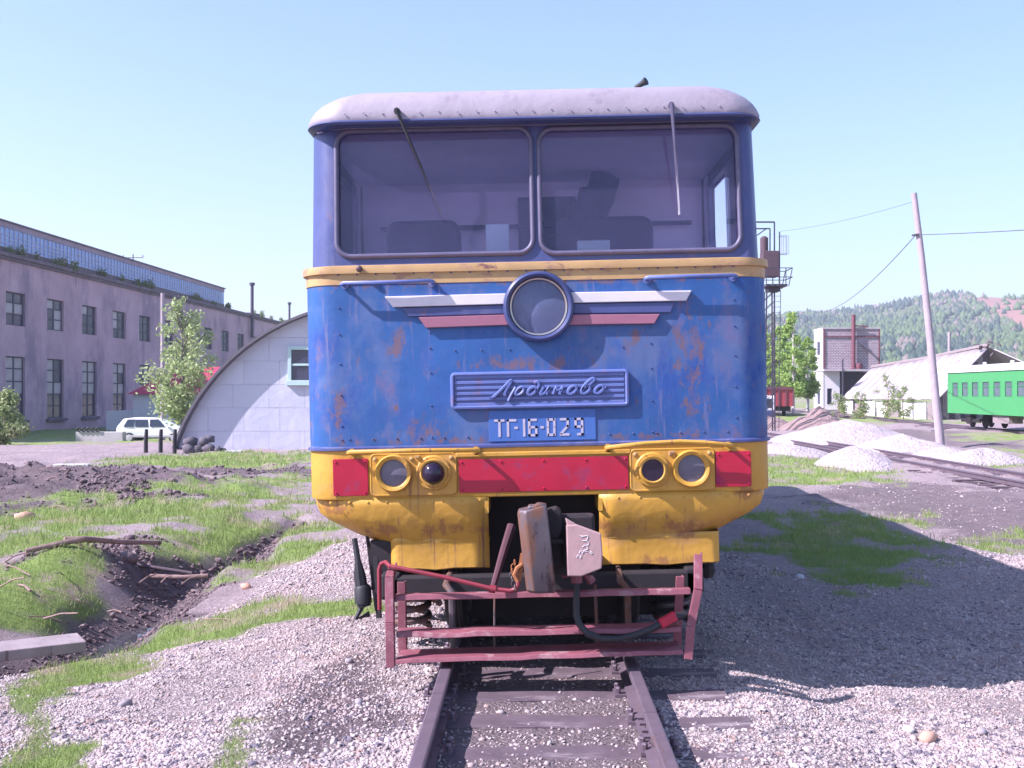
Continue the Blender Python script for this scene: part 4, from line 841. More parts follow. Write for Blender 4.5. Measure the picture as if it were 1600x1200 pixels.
# weeds on the cornice
def leaf_cloud(cs, n, size):                      # cs: list of (centre, radii); leaf-sized quads through the volume, denser near the shell
    w = np.array([r[0]*r[1]*r[2] for _, r in cs])**.67; w /= w.sum(); k = RNG.choice(len(cs), n, p=w); C_ = np.array([c for c, _ in cs])[k]; R_ = np.array([r for _, r in cs])[k]
    d = RNG.normal(size=(n, 3)); d /= np.linalg.norm(d, axis=1)[:, None]; P_ = C_+d*R_*(RNG.random(n)**.45)[:, None]*(1+.18*RNG.normal(size=(n, 1)))
    a = RNG.normal(size=(n, 3)); a /= np.linalg.norm(a, axis=1)[:, None]; b_ = np.cross(a, RNG.normal(size=(n, 3))); b_ /= np.linalg.norm(b_, axis=1)[:, None]; s = size*RNG.uniform(.6, 1.4, (n, 1))
    V_ = np.stack([P_-a*s, P_+b_*s*.55, P_+a*s, P_-b_*s*.55], 1).reshape(-1, 3); return V_, np.arange(4*n).reshape(-1, 4)
weedm = leafmat('weed_leaves', (.10, .15, .05), (.22, .26, .10), (.26, .22, .12), .6, .3)
cs = [((XW+.1+random.uniform(-.3, .3), random.uniform(-28, 100), HT+.5), (.3, random.uniform(.3, 1.0), random.uniform(.25, .8))) for _ in range(34)]
V, Fq = leaf_cloud(cs, 5000, .10); o = raw('cornice_weeds', V, Fq, weedm, shed); o['kind'] = 'stuff'

# ------------------------------------------------------------------ trees and bushes
barkm = M('tree_bark', (.20, .17, .16), .9, var=.3, scale=4); birchbark = M('birch_bark', (.52, .48, .48), .8, var=.1, scale=3, wear=[((.08, .07, .07), 4, .62, (1, 1, 3))])
lf1 = leafmat('willow_leaves', (.24, .33, .13), (.48, .55, .26), (.52, .55, .32), .9, .35); lf2 = leafmat('fresh_birch_leaves', (.26, .40, .10), (.44, .58, .18), (.40, .50, .18), .7, .4)
lf3 = leafmat('shrub_leaves', (.20, .26, .10), (.36, .42, .18), (.36, .30, .22), 1.2, .3)
def tree(name, x, y, h, blobs, n, size, mat, bark, label, cat='tree', group=None, trunk=.12, z=None, lean=0):
    z = gz(x, y) if z is None else z; t = empty(name, (x, y, z), label=label, cat=cat, group=group); rnd = random.Random(int(x*100)+int(y)); m = MB()
    m.tube([(0, 0, -.2), (rnd.uniform(-.1, .1), 0, h*.3), (lean*.5+rnd.uniform(-.15, .15), 0, h*.6), (lean, 0, h*.93)], [trunk, trunk*.8, trunk*.5, trunk*.12], 8)
    for c_, r in blobs:
        zz = max(.12*h, c_[2]-r[2]*.9-.05*h); q = Vector((lean*zz/h, 0, zz)); e = Vector(c_)
        m.tube([q, q.lerp(e, .5)+Vector((0, 0, .12*r[2])), e+Vector((0, 0, r[2]*.5))], [trunk*.4, trunk*.25, trunk*.06], 5)
        for _ in range(3):
            d = Vector((rnd.uniform(-1, 1)*r[0], rnd.uniform(-1, 1)*r[1], rnd.uniform(-.3, .9)*r[2])); m.tube([q.lerp(e, .7), e+d*.8], [trunk*.18, trunk*.04], 4)
    m.build('trunk', bark, t, True); V_, F_ = leaf_cloud(blobs, n, size); raw('crown', V_, F_, mat, t); return t
def blobs_of(h, w, n, seed, lo=.25, shape=1.0):
    r = random.Random(seed); out = []
    for i in range(n):
        f = lo+(1-lo)*(i+.5)/n; env = w*(math.sin(math.pi*min(1, (f-lo)/(1-lo)*.86+.12)))**shape; a = r.uniform(0, 6.28); rr_ = env*r.uniform(.25, .75)
        s = w*r.uniform(.18, .46)*(1.15-f*.5); out.append(((math.cos(a)*rr_, math.sin(a)*rr_, h*f), (s, s, s*r.uniform(.7, 1.1))))
    return out
q = at(285, 684, 60); tree('leafy_tree', q.x, 60, 7.9, blobs_of(7.9, 2.35, 34, 3, .16, .8), 4000, .12, lf1, barkm, 'grey green leafy tree between the workshop and the arched hangar', trunk=.13, group=None)
q = at(8, 690, 47); tree('bush', q.x, 47, 2.4, blobs_of(2.3, 1.3, 9, 5, .05), 3000, .08, lf3, barkm, 'green bush at the foot of the workshop wall by the photo edge', 'bush', trunk=.06)
q = at(-40, 690, 49); tree('bush', q.x, 49, 1.8, blobs_of(1.8, 1.3, 8, 6, .05), 2000, .08, lf3, barkm, 'low bush half cut off by the left edge of the view', 'bush', trunk=.06)
for k, (u, Y, h, w, lb) in enumerate(((1240, 98, 9.0, 1.55, 'tall fresh green birch beside the brick tower'), (1218, 106, 8.2, 1.6, 'fresh green birch right behind the locomotive edge'), (1262, 103, 7.0, 1.3, 'shorter birch nearest the brick tower'), (1196, 101, 7.8, 1.5, 'birch mostly hidden behind the locomotive'))):
    q = at(u, 630, Y); tree('birch_tree', q.x, Y, h, blobs_of(h, w, 34, 20+k, .2, .8), 8500, .11, lf2, birchbark, lb, group='birch trees beside the brick tower', trunk=.14, z=-.1)
for k, (u, v, Y, h, w, lb) in enumerate(((1310, 645, 88, 1.9, 1.2, 'scrubby bush with brown twigs below the brick tower'), (1345, 640, 84, 2.1, 1.2, 'low bush in front of the collapsed roof'), (1385, 640, 80, 3.4, 1.2, 'tall thin shrub in front of the collapsed roof'), (1412, 640, 82, 2.4, 1.0, 'bushy shrub before the low shed wall'))):
    q = at(u, v, Y); tree('shrub', q.x, Y, h, blobs_of(h, w, 14, 40+k, .1, .7), 1500, .06, lf3, woodb, lb, 'shrub', 'shrubs before the collapsed shed', trunk=.05)

# ------------------------------------------------------------------ white hut, car, posts, blocks
hutw = M('hut_whitewash', (.62, .60, .66), .9, var=.06, scale=1); hutr = M('red_sheet_roof', (.46, .03, .09), .6, var=.2, scale=1.2)
hy = 92; ax = at(208, 0, hy).x; bx = at(400, 0, hy).x; ez = at(0, 616, hy).z; rz = at(0, 572, hy).z; hg = -1.6
hut = empty('hut', ((ax+bx)/2, hy, hg), label='small white hut with red roof between workshop and hangar', cat='hut'); hw = (bx-ax)/2; E0, R0 = ez-hg, rz-hg
m = MB(); m.box(-hw, hw, 0, 6, -.3, E0-.01); m.build('wall', hutw, hut)
m = MB(); m.add([(-hw-.4, -.4, E0), (hw+.4, -.4, E0), (hw+.4, 6.4, E0), (-hw-.4, 6.4, E0), (-hw+3, 3, R0), (hw-3, 3, R0)], [(0, 1, 5, 4), (1, 2, 5), (2, 3, 4, 5), (3, 0, 4), (3, 2, 1, 0)]); m.build('roof', hutr, hut)
m = MB(); m.box(-hw-2.4, -hw-.02, .3, 5, -.3, E0*.55); m.build('annex', hutw, hut)
carw = M('white_car_paint', (.78, .78, .80), .25, var=.02); carg = M('car_glass', (.03, .04, .06), .06, var=.1); carl = M('car_lower_grey', (.42, .40, .42), .5, var=.1)
cy = 64; q = at(190, 690, cy); cz = gz(q.x+1.8, cy)
car = empty('parked_car', (q.x, cy, cz), label='white estate car parked side-on by the white hut', cat='car')
sec = [(0, .45, .82, .80), (.05, .38, 1.0, .86), (.35, .34, 1.40, .80), (.9, .34, 1.47, .78), (1.9, .34, 1.46, .78), (2.5, .34, 1.32, .80), (3.05, .34, .98, .86), (3.9, .36, .84, .84), (4.2, .42, .66, .78)]
m = MB(); rings = []
for x, z0, z1, hw_ in sec:
    zb = min(z1, .92); rings.append([(x, -.82*min(1, hw_/.82), z0), (x, -.85*min(1, hw_/.8), .62 if z1 > .7 else .55), (x, -.83*min(1, hw_/.8), zb), (x, -.66 if z1 > 1 else -.78, z1-.02), (x, -.5, z1), (x, .5, z1), (x, .66 if z1 > 1 else .78, z1-.02), (x, .83, zb), (x, .85, .6), (x, .82, z0)])
m.loft(rings, True, True, True); m.build('body', carw, car, True, bev=.02, angle=35)
for a, b_, c_, d in ((.42, 1.0, .62, 1.05), (1.10, 1.85, 1.06, 1.8), (1.95, 2.85, 1.92, 2.42)):
    m = MB(); m.add([(a, -.845, .94), (b_, -.845, .94), (d, -.69, 1.36), (c_, -.69, 1.36)], [(0, 1, 2, 3)]); o = m.build('side_window', carg, car); s = o.modifiers.new('t', 'SOLIDIFY'); s.thickness = .02
m = MB(); m.box(.02, 4.15, -.86, -.80, .32, .46); m.build('sill', carl, car, bev=.02)
for x in (.75, 3.35):
    for s in (-1, 1):
        m = MB(); m.lathe([(.06, 0), (.2, .01), (.3, .02), (.31, .05), (.31, .18)], (x, s*.86, .30), (0, -s, 0), 24); w = m.build('wheel', rubber, car, True); m = MB(); m.lathe([(0, -.012), (.1, -.012), (.19, .0), (.195, .02)], (x, s*.86, .30), (0, -s, 0), 20); m.build('hub_cap', carl, w, True)
m = MB(); m.box(.0, .03, -.7, -.55, .72, .92); m.build('tail_light', redp, car); m = MB(); m.box(2.9, 3.02, -.98, -.86, .95, 1.07); m.build('mirror', carw, car)
postm = M('black_post', (.025, .022, .03), .8, var=.3)
for u, v, lb in ((228, 707, 'black wooden post leftmost of three by the white car'), (251, 705, 'middle black post of the three by the white car'), (273, 703, 'black post nearest the arched hangar')):
    q = at(u, v, 37); z = gz(q.x, 37); m = MB(); m.tube([(0, 0, -.2), (.0, 0, .4), (.02, 0, CAMZ-(672-614)*37/F-z+.03)], [.075, .072, .06], 8); tag(m.build('post', postm, None, True, loc=(q.x, 37, z)), lb, 'post', 'black posts on the grass')
blk = M('grey_stone_block', (.11, .095, .115), .9, var=.3, scale=3, bump=[(5, .03)])
for k, (u, v, Y, s, lb) in enumerate(((296, 700, 38, .26, 'grey block at the left bottom of the heap by the hangar'), (312, 701, 38.2, .28, 'grey block in the middle bottom of the heap'), (326, 698, 38.1, .24, 'dark block right of the heap against the hangar'), (298, 689, 38.1, .25, 'grey block resting on top left of the heap'), (318, 688, 38.2, .22, 'upper block in the middle of the heap'), (325, 684, 38.3, .2, 'topmost block of the grey heap'), (340, 703, 37.8, .15, 'small stone just right of the grey heap'), (348, 704, 37.9, .12, 'smallest stone right of the grey heap'))):
    q = at(u, v, Y); z = max(q.z-.05, gz(q.x, Y)+s*.4); v_ = IV*np.array([1.2, .9, .85])*s*(1+RNG.uniform(-.2, .2, (12, 1))); o = raw('stone_block', v_, IF, blk); o.location = (q.x, Y, z); o.rotation_euler = (0, 0, k*1.3); tag(o, lb, 'stone', 'grey blocks heaped by the hangar')
for u, v, Y, w_, lb in ((365, 705, 37, .55, 'short pale board lying at the foot of the hangar'), (472, 717, 30.5, .7, 'pale board on the grass beside the locomotive'), (112, 726, 29, .9, 'flat pale board lying on the far grass strip')):
    q = at(u, v, Y); m = MB(); m.box(-w_/2, w_/2, -.12, .12, 0, .07); tag(m.build('board', whitep, None, bev=.01, loc=(q.x, Y, gz(q.x, Y)+.02), rot=(0, 0, .1)), lb, 'board')
q0 = at(118, 680, 60); q1 = at(192, 682, 60); zz = gz((q0.x+q1.x)/2, 60)
m = MB(); m.box(0, q1.x-q0.x, 0, .5, -.1, .57); tag(m.build('concrete_slab', concrete, None, bev=.03, loc=(q0.x, 60, zz)), 'long pale concrete slab lying behind the white car', 'concrete slab')
for k in range(5):
    m = MB(); m.tube([(.10*math.cos(t), 0, .10*math.sin(t)) for t in np.linspace(0, 6.283, 17)[:-1]], .045, 8, True); tag(m.build('tyre', rubber, None, True, loc=(q0.x+.2+k*.26, 59.95, zz+.70), rot=(0, 0, .1)), 'small black tyre standing in the row on the pale concrete slab', 'tyre', 'tyres in a row by the slab')

# ------------------------------------------------------------------ arched hangar
HY = 40.0; P3 = [Vector((-12.73, .18)), Vector((-9.95, 3.59)), Vector((-8.16, 4.49))]
A = np.array([[2*(P3[i].x-P3[0].x), 2*(P3[i].y-P3[0].y)] for i in (1, 2)]); bb = np.array([P3[i].length_squared-P3[0].length_squared for i in (1, 2)]); ccx, ccz = np.linalg.solve(A, bb); RR = math.hypot(P3[0].x-ccx, P3[0].y-ccz)
hgz = -.6; hg = empty('hangar', (ccx, HY, hgz), label='arched pale metal hangar with green framed window and curved dark roof edge', cat='hangar'); cz_ = ccz-hgz
sheetm = [M('pale_sheet_metal', (.51, .51, .59), .55, var=.06, scale=.8, wear=[((.40, .39, .47), 1.3, .6, (1, 1, .4))], bump=[(1.1, .04)]), M('pale_sheet_metal_b', (.48, .48, .57), .55, var=.06, scale=.9, bump=[(1.2, .04)])]
t0 = math.asin(max(-1, min(1, -cz_/RR))); arc = [(RR*math.cos(t), cz_+RR*math.sin(t)) for t in np.linspace(t0, math.pi-t0, 48)]
def clip(poly, conv):
    for i in range(len(conv)):
        a, b_ = conv[i], conv[(i+1) % len(conv)]; out = []
        side = lambda p: (b_[0]-a[0])*(p[1]-a[1])-(b_[1]-a[1])*(p[0]-a[0])
        for j in range(len(poly)):
            p, q_ = poly[j], poly[(j+1) % len(poly)]; sp_, sq = side(p), side(q_)
            if sp_ >= 0: out.append(p)
            if (sp_ >= 0) != (sq >= 0): t = sp_/(sp_-sq); out.append((p[0]+(q_[0]-p[0])*t, p[1]+(q_[1]-p[1])*t))
        poly = out
        if len(poly) < 3: return []
    return poly
m = MB(); m.prism(arc, .04, .1); m.build('front_wall', sheetm[1], hg)
rnd = random.Random(3); wd, hh = 1.32, .86
for j in range(8):
    for i in range(-7, 8):
        x0 = i*wd+(.4 if j % 2 else 0); z0 = j*hh; pl = clip([(x0+.004, z0+.004), (x0+wd-.004, z0+.004), (x0+wd-.004, z0+hh-.004), (x0+.004, z0+hh-.004)], arc)
        if len(pl) < 3: continue
        m = MB(); tilt = rnd.uniform(-.006, .006); tx = rnd.uniform(-.006, .006); m.prism(pl, 0, .03, lambda x, z, y: (x, y-.012+tilt*(z-z0-.4)+tx*(x-x0-.6), z)); m.build('metal_sheet', sheetm[rnd.randrange(2)], hg)
roofd = M('dark_hangar_roof', (.12, .11, .13), .7, var=.2)
m = MB(); ro = [(RR+.02, .06)]
inner = [((RR+.01)*math.cos(t), cz_+(RR+.01)*math.sin(t)) for t in np.linspace(t0-.05, math.pi-t0+.05, 48)]; outer = [((RR+.10)*math.cos(t), cz_+(RR+.10)*math.sin(t)) for t in np.linspace(t0-.05, math.pi-t0+.05, 48)]
m.loft([[(x, -.42, z) for x, z in inner], [(x, -.42, z) for x, z in outer], [(x, 18, z) for x, z in outer], [(x, 18, z) for x, z in inner], [(x, -.42, z) for x, z in inner]], False); m.build('roof', roofd, hg, True, angle=40)
gfm = M('pale_green_frame', (.42, .56, .54), .6, var=.06)
wx0, wx1, wz0, wz1 = -8.88-ccx, -7.66-ccx, 2.0-hgz, 3.38-hgz
m = MB(); fr = .13
m.box(wx0, wx0+fr, -.12, 0, wz0, wz1); m.box(wx1-fr, wx1, -.12, 0, wz0, wz1); m.box(wx0+fr, wx1-fr, -.12, 0, wz1-fr, wz1); m.box(wx0-.05, wx1+.05, -.16, 0, wz0-.06, wz0+fr); m.box(wx0+fr, wx1-fr, -.09, -.03, (wz0+wz1)/2-.03, (wz0+wz1)/2+.05); w = m.build('window', gfm, hg, bev=.01)
for a, b_ in ((wz0+fr, (wz0+wz1)/2-.03), ((wz0+wz1)/2+.05, wz1-fr)): m = MB(); m.box(wx0+fr, wx1-fr, -.05, -.035, a, b_); m.build('pane', paneD, w)

# ------------------------------------------------------------------ right side: brick tower, collapsed shed, coach, wagon, mast, poles
by = 110; brick = M('grey_silicate_brick', (.36, .29, .32), .9, var=.25, scale=5, wear=[((.46, .40, .42), 3, .58, None)]); 
nt = brick.node_tree; br = nt.nodes.new('ShaderNodeTexBrick'); br.inputs['Scale'].default_value = 1.5; br.inputs['Color1'].default_value = (.40, .32, .36, 1); br.inputs['Color2'].default_value = (.50, .44, .47, 1); br.inputs['Mortar'].default_value = (.22, .16, .19, 1); br.inputs['Mortar Size'].default_value = .05
mp = nt.nodes.new('ShaderNodeMapping'); mp.inputs['Rotation'].default_value = (R(90), 0, 0); tcn = nt.nodes.new('ShaderNodeTexCoord'); nt.links.new(tcn.outputs['Object'], mp.inputs[0]); nt.links.new(mp.outputs[0], br.inputs['Vector']); nt.links.new(br.outputs['Color'], nt.nodes['Principled BSDF'].inputs['Base Color'])
white2 = M('off_white_wall', (.70, .66, .68), .9, var=.08, scale=.8, wear=[((.45, .38, .38), 1.2, .66, None)])
maroon = M('dark_red_paint', (.16, .05, .07), .7, var=.2)
bx0 = at(1287, 0, by).x; bx1 = at(1374, 0, by).x; z1 = at(0, 514, by).z; zm = at(0, 577, by).z; z0 = -.2; Wd = bx1-bx0
bt = empty('brick_tower', (bx0, by, 0), label='two storey grey brick tower with white side and dark red pipe', cat='building')
m = MB(); m.box(0.01, Wd, .0, 3.2, zm, z1); m.build('upper_storey', brick, bt)
m = MB(); holed(m, lambda y, z, d: (-.12+d, y, z), -.05, 3.3, z0, z1+.02, [(.9, 2.2, at(0, 554, by).z, at(0, 533, by).z), (.9, 2.1, at(0, 632, by).z, at(0, 609, by).z)], .12); m.add([(0, -.05, z0), (0, 3.3, z0), (0, 3.3, z1+.02), (0, -.05, z1+.02)], [(0, 1, 2, 3)]); m.add([(-.12, -.05, z0), (0, -.05, z0), (0, -.05, z1+.02), (-.12, -.05, z1+.02)], [(0, 1, 2, 3)])
m.build('side_wall', white2, bt)  # side wall set paler than the brick front
for a, b_ in ((554, 533), (632, 609)):
    m = MB(); m.box(-.06, -.02, .92, 2.15, at(0, a, by).z+.02, at(0, b_, by).z-.02); m.build('window', paneD, bt)
lx = at(1312, 0, by).x-bx0
m = MB(); holed(m, lambda x, z, d: (x, -.02+d, z), 0, lx, z0, zm-.2, [(.35, .85, at(0, 632, by).z, at(0, 607, by).z)], .2); m.box(0, lx, .2, 3.2, z0, zm-.2); m.build('lower_wall', white2, bt)
m = MB(); m.box(.37, .83, .1, .14, at(0, 632, by).z, at(0, 607, by).z); m.build('window', paneD, bt)
m = MB(); m.box(-.2, Wd*.82, -.9, 3.3, zm-.2, zm-.003); m.build('floor_slab', concrete, bt)
m = MB(); m.box(-.02, Wd+.08, -.12, 3.3, at(0, 525, by).z-.1, at(0, 525, by).z); m.box(Wd-.08, Wd+.05, -.08, 3.25, zm, z1); m.box(-.06, .1, -.1, 0, zm, z1); m.build('trim', maroon, bt)
m = MB(); m.box(-.15, Wd+.1, -.1, 3.35, z1+.003, z1+.15); m.build('roof', concrete, bt)
px_ = at(1332, 0, by).x-bx0; m = MB(); m.tube([(px_, -.35, zm), (px_, -.35, at(0, 492, by).z)], .2, 10); m.bar((px_, -.35, at(0, 509, by).z), (px_+1.5, -.35, at(0, 511, by).z), .12, .12); m.build('pipe', maroon, bt, True)
m = MB(); m.bar((at(1345, 0, by).x-bx0, -.2, at(0, 536, by).z), (at(1360, 0, by).x-bx0, -.5, at(0, 550, by).z), .25, .2); m.build('bracket', frm, bt)
m = MB(); m.lathe([(.3, 0), (.36, .3), (.3, .6)], (px_+.55, -.4, zm), (0, 0, 1), 12); m.build('red_drum', maroon, bt, True)
m = MB(); m.bar((lx+.05, -.9, z0), (lx+.05, -.9, zm+1), .12, .12); m.bar((Wd*.8, -.8, z0), (Wd*.8, -.8, zm-.2), .2, .2); m.build('prop', frm, bt)
m = MB(); m.box(lx, Wd*.95, 2.6, 3.1, z0, zm-.21); m.build('back_wall', frm, bt)

# collapsed shed with a long sagging roof
cs_ = empty('collapsed_shed', (30.7, 82, -.35), label='derelict shed with long sagging pale roof and ragged dark gable', cat='shed'); Z0 = -.35
ev0, ev1, rg1, rg0 = Vector((0, 0, 1.58)), Vector((-2.7, 16, 1.55)), Vector((2.0, 22, 4.45)), Vector((6.4, 6, 5.8))
roofp = [M('pale_roofing_sheet', (.44, .38, .40), .85, var=.12, scale=.5, wear=[((.25, .20, .22), .8, .55, (1, .3, 1))], bump=[(1, .05)]), M('pale_roofing_sheet_b', (.41, .355, .375), .85, var=.12, scale=.6)]
NS = 14; rnd = random.Random(9)
for i in range(NS):
    t0_, t1_ = i/NS+.001, (i+1)/NS-.001; m = MB(); rows = 6; L0, L1 = [], []
    for j in range(rows+1):
        s = j/rows; sag = -.35*math.sin(math.pi*s)*math.sin(math.pi*min(1, i/NS+.1))-.1*rnd.random()
        L0.append(ev0.lerp(ev1, t0_).lerp(rg0.lerp(rg1, t0_), s)+Vector((0, 0, sag*.6))); L1.append(ev0.lerp(ev1, t1_).lerp(rg0.lerp(rg1, t1_), s)+Vector((0, 0, sag*.6)))
    m.loft([L0, L1], False); o = m.build('roof_sheet', roofp[i % 2], cs_, True); s = o.modifiers.new('t', 'SOLIDIFY'); s.thickness = .08
m = MB(); fr_ = Vector((12.8, 0, 1.6)); fb = Vector((9.5, 16, 1.5)); m.loft([[rg0, rg1], [fr_, fb]], False); o = m.build('far_slope', roofp[0], cs_); s = o.modifiers.new('t', 'SOLIDIFY'); s.thickness = .08
m = MB(); m.tube([rg1+Vector((0, 0, .05)), rg1.lerp(rg0, .5)+Vector((0, 0, -.05)), rg0+Vector((0, 0, .1))], .16, 6); m.build('ridge_board', woodg, cs_)
for i in range(9):
    t = (i+.5)/9; top = ev0.lerp(rg0, t)+Vector((0, .3, -.12)); m = MB(); m.bar((top.x, top.y, 0), top, .6, .05, (0, 1, 0)); m.build('gable_plank', woodg if i % 2 else woodd, cs_)
for i in range(7):
    m = MB(); a = rg0+Vector((-.9+i*.25, rnd.uniform(-.5, .3), rnd.uniform(-.5, .25))); m.bar(a, a+Vector((rnd.uniform(-.5, 1.6), rnd.uniform(-.4, .4), rnd.uniform(-.7, .2))), .25, .07); m.build('broken_plank', woodd, cs_)
for i in range(8):
    t = (i+.1)/8; a = ev0.lerp(ev1, t); b2 = ev0.lerp(ev1, t+.11); m = MB(); h_ = 1.35 if i % 3 else 1.1
    m.add([(a.x+.3, a.y, -.3), (b2.x+.3, b2.y, -.3), (b2.x+.3, b2.y, h_), (a.x+.3, a.y, h_)], [(0, 1, 2, 3)]); o = m.build('wall_panel', white2 if i % 3 else woodg, cs_); s = o.modifiers.new('t', 'SOLIDIFY'); s.thickness = .1

# green coach
cg = M('bright_green_paint', (.06, .30, .10), .35, var=.08, scale=1.2, wear=[((.06, .26, .10), 3, .68, None)]); cw = M('pale_coach_roof', (.62, .62, .62), .5, var=.06); cdk = M('coach_pane', (.10, .13, .15), .1, var=.3, scale=2); cfr = M('coach_frame_green', (.05, .25, .10), .5)
CY0, CY1 = 46.5, 65.0; co = empty('passenger_coach', (24.95, CY0, -.35), label='bright green passenger coach with pale roof standing on the siding', cat='railway coach'); LC = CY1-CY0
cz0, cz1 = .48+.35, 2.85+.35; wn = []; y = 1.3
while y < LC-1.5: wn.append((y, y+.78, cz0+1.02, cz0+1.78)); y += 1.42
m = MB(); holed(m, lambda y, z, d: (d, y, z), 0, LC, cz0, cz1, wn, .06); holed(m, lambda y, z, d: (2.7-d, y, z), 0, LC, cz0, cz1, wn, .06)
for yy in (0, LC): m.add([(0, yy, cz0), (2.7, yy, cz0), (2.7, yy, cz1), (0, yy, cz1)], [(0, 1, 2, 3)])
m.add([(0, 0, cz0), (2.7, 0, cz0), (2.7, LC, cz0), (0, LC, cz0)], [(0, 1, 2, 3)]); m.build('body', cg, co)
m = MB(); m.loft([[(1.35-1.42*math.cos(t), yy, cz1+.003+.45*math.sin(t)) for t in np.linspace(0, math.pi, 14)] for yy in (-.12, LC+.12)], False, True, True); m.build('roof', cw, co, True, angle=50)
wf = MB(); wf.box(-.015, .03, -.03, 0, -.03, .79); wf.box(-.015, .03, .78, .81, -.03, .79); wf.box(-.015, .03, 0, .78, .76, .79); wf.box(-.015, .03, 0, .78, -.03, 0); wf.box(.0, .03, 0, .78, .5, .53); wfm = wf.mesh('window', cfr)
pm_ = MB(); pm_.box(.03, .045, 0, .78, 0, .76); pmm = pm_.mesh('pane', cdk)
for a, b_, c_, d in wn:
    for s in (0, 1):
        w = inst('window', wfm, co, (0 if not s else 2.7, a if not s else a+.78, c_), (0, 0, 0 if not s else math.pi)); inst('pane', pmm, w)
for k in range(5): m = MB(); m.lathe([(.1, 0), (.12, .12), (.05, .16)], (1.35, 2+k*3.6, cz1+.44), (0, 0, 1), 8); m.build('roof_vent', cw, co)
for bo_y in (2.6, LC-2.6):
    m = MB()
    for x in (.35, 2.35): m.box(x-.06, x+.06, bo_y-1.3, bo_y+1.3, .34, .55); m.box(x-.15, x+.1, bo_y-.3, bo_y+.3, .25, .7)
    bo = m.build('bogie', dark, co)
    for wy_ in (-.9, .9): m = MB(); [m.lathe([(.05, 0), (.38, .01), (.4, .03), (.4, .1)], (1.35+s*.6, bo_y+wy_, .42), (-s, 0, 0), 20) for s in (-1, 1)]; m.lathe([(.07, -.62), (.07, .62)], (1.35, bo_y+wy_, .42), (1, 0, 0), 12); m.build('wheelset', dark, bo)
m = MB(); m.box(.2, 1.0, 6.5, 9.0, .35, .8); m.box(.15, .9, 10.5, 12.5, .4, .8); m.build('battery_box', woodg, co)
# red wagon
q = at(1205, 655, 90); rw = empty('freight_wagon', (q.x, 90, gz(q.x, 90)-.1), label='faded red freight wagon standing beyond the yard by the birches', cat='freight wagon'); wr = M('faded_wagon_red', (.36, .05, .07), .7, var=.15, scale=1)
xr = at(1240, 0, 90).x-q.x; hz = at(0, 609, 90).z-rw.location.z
m = MB(); m.box(-.6, xr, 0, 9, .85, hz); m.build('body', wr, rw); m = MB(); m.loft([[((-.6+xr)/2-(xr+.75)/2*math.cos(t), yy, hz+.01+.25*math.sin(t)) for t in np.linspace(0, math.pi, 9)] for yy in (-.1, 9.1)], False, True, True); m.build('roof', maroon, rw, True)
for k in range(5): m = MB(); x = -.55+k*(xr+.5)/4; m.box(x-.06, x+.06, -.08, 0, .85, hz-.05); m.build('rib', maroon, rw)
m = MB(); m.box(-.4, xr-.2, .2, 8.8, .45, .84); [m.lathe([(.4, 0), (.4, .15)], (x, yy, .42), (1, 0, 0), 16) for x in (0, xr-.6) for yy in (1.2, 7)]; m.build('underframe', dark, rw)
# small white and blue van half hidden by the locomotive
q = at(1212, 664, 70); vn = empty('parked_van', (q.x-1.75, 70, gz(q.x, 70)), label='white and blue van mostly hidden behind the locomotive edge', cat='van')
m = MB(); m.box(0, 1.75, 0, 4, .95, 1.95); m.build('upper_body', carw, vn, bev=.1); m = MB(); m.box(-.01, 1.76, -.01, 4.01, .3, .94); m.build('lower_body', dblue, vn, bev=.06)
m = MB(); m.box(.2, 1.55, -.015, .01, 1.15, 1.75); m.build('rear_window', carg, vn); m = MB(); [m.lathe([(.3, 0), (.3, .2)], (x, yy, .3), (1, 0, 0), 16) for x in (.05, 1.5) for yy in (.7, 3.2)]; m.build('wheels', rubber, vn)
# metal mast with a platform
my = 60; q = at(1208, 640, my); mastm = M('mast_steel', (.07, .06, .085), .6, .3, var=.2); mrust = M('mast_rust', (.085, .05, .065), .8, var=.2)
ms = empty('lattice_mast', (q.x, my, -.5), label='dark metal mast with caged platform and ladder beside the locomotive', cat='mast')
def mp_(u, v): p = at(u, v, my); return (p.x-q.x, p.z+.5)
m = MB(); xa, zt = mp_(1207, 455); xb, _ = mp_(1201, 455)
for x, y in ((-.5, 0), (.1, 0), (-.5, .6), (.1, .6)): m.bar((x, y, 0), (x*.7, y, zt), .07, .07)
for k in range(14): z = zt*k/14; m.bar((-.5, 0, z), (.1, 0, z+zt/14), .035, .035); m.bar((-.5, .6, z), (.1, .6, z+zt/14), .035, .035)
m.build('tower', mastm, ms)
m = MB(); xl, zl = mp_(1211, 455); 
for s in (-.18, .18): m.bar((xl-.05+s, -.35, 0), (xl+.05+s, -.35, zl), .03, .03)
for k in range(26): m.bar((xl-.23, -.35, zl*k/26), (xl+.23, -.35, zl*k/26), .02, .02)
m.build('ladder', mastm, ms)
(px0, pz), (px1, _), (_, rz_) = mp_(1193, 449), mp_(1233, 449), mp_(0, 421)
m = MB(); m.box(px0, px1-.25, -.7, .9, pz, pz+.12); m.box(px0+.2, px1-.55, -.3, .5, pz-.25, pz-.01); m.build('platform', mastm, ms)
m = MB(); 
for x in np.linspace(px0, px1, 5):
    for y in (-.75, .9): m.bar((min(x, px1-.2), y, pz), (x, y, rz_), .04, .04)
for z in (rz_, (rz_+pz)/2):
    for y in (-.75, .9): m.bar((px0, y, z), (px1, y, z), .04, .04)
    m.bar((px1, -.75, z), (px1, .9, z), .04, .04)
m.build('railing', mastm, ms)
(ax0, az0), (ax1, az1) = mp_(1190, 433), mp_(1215, 393); m = MB(); m.box(ax0, ax1, -.4, .5, az0, az1); m.build('cabinet', mrust, ms, bev=.03)
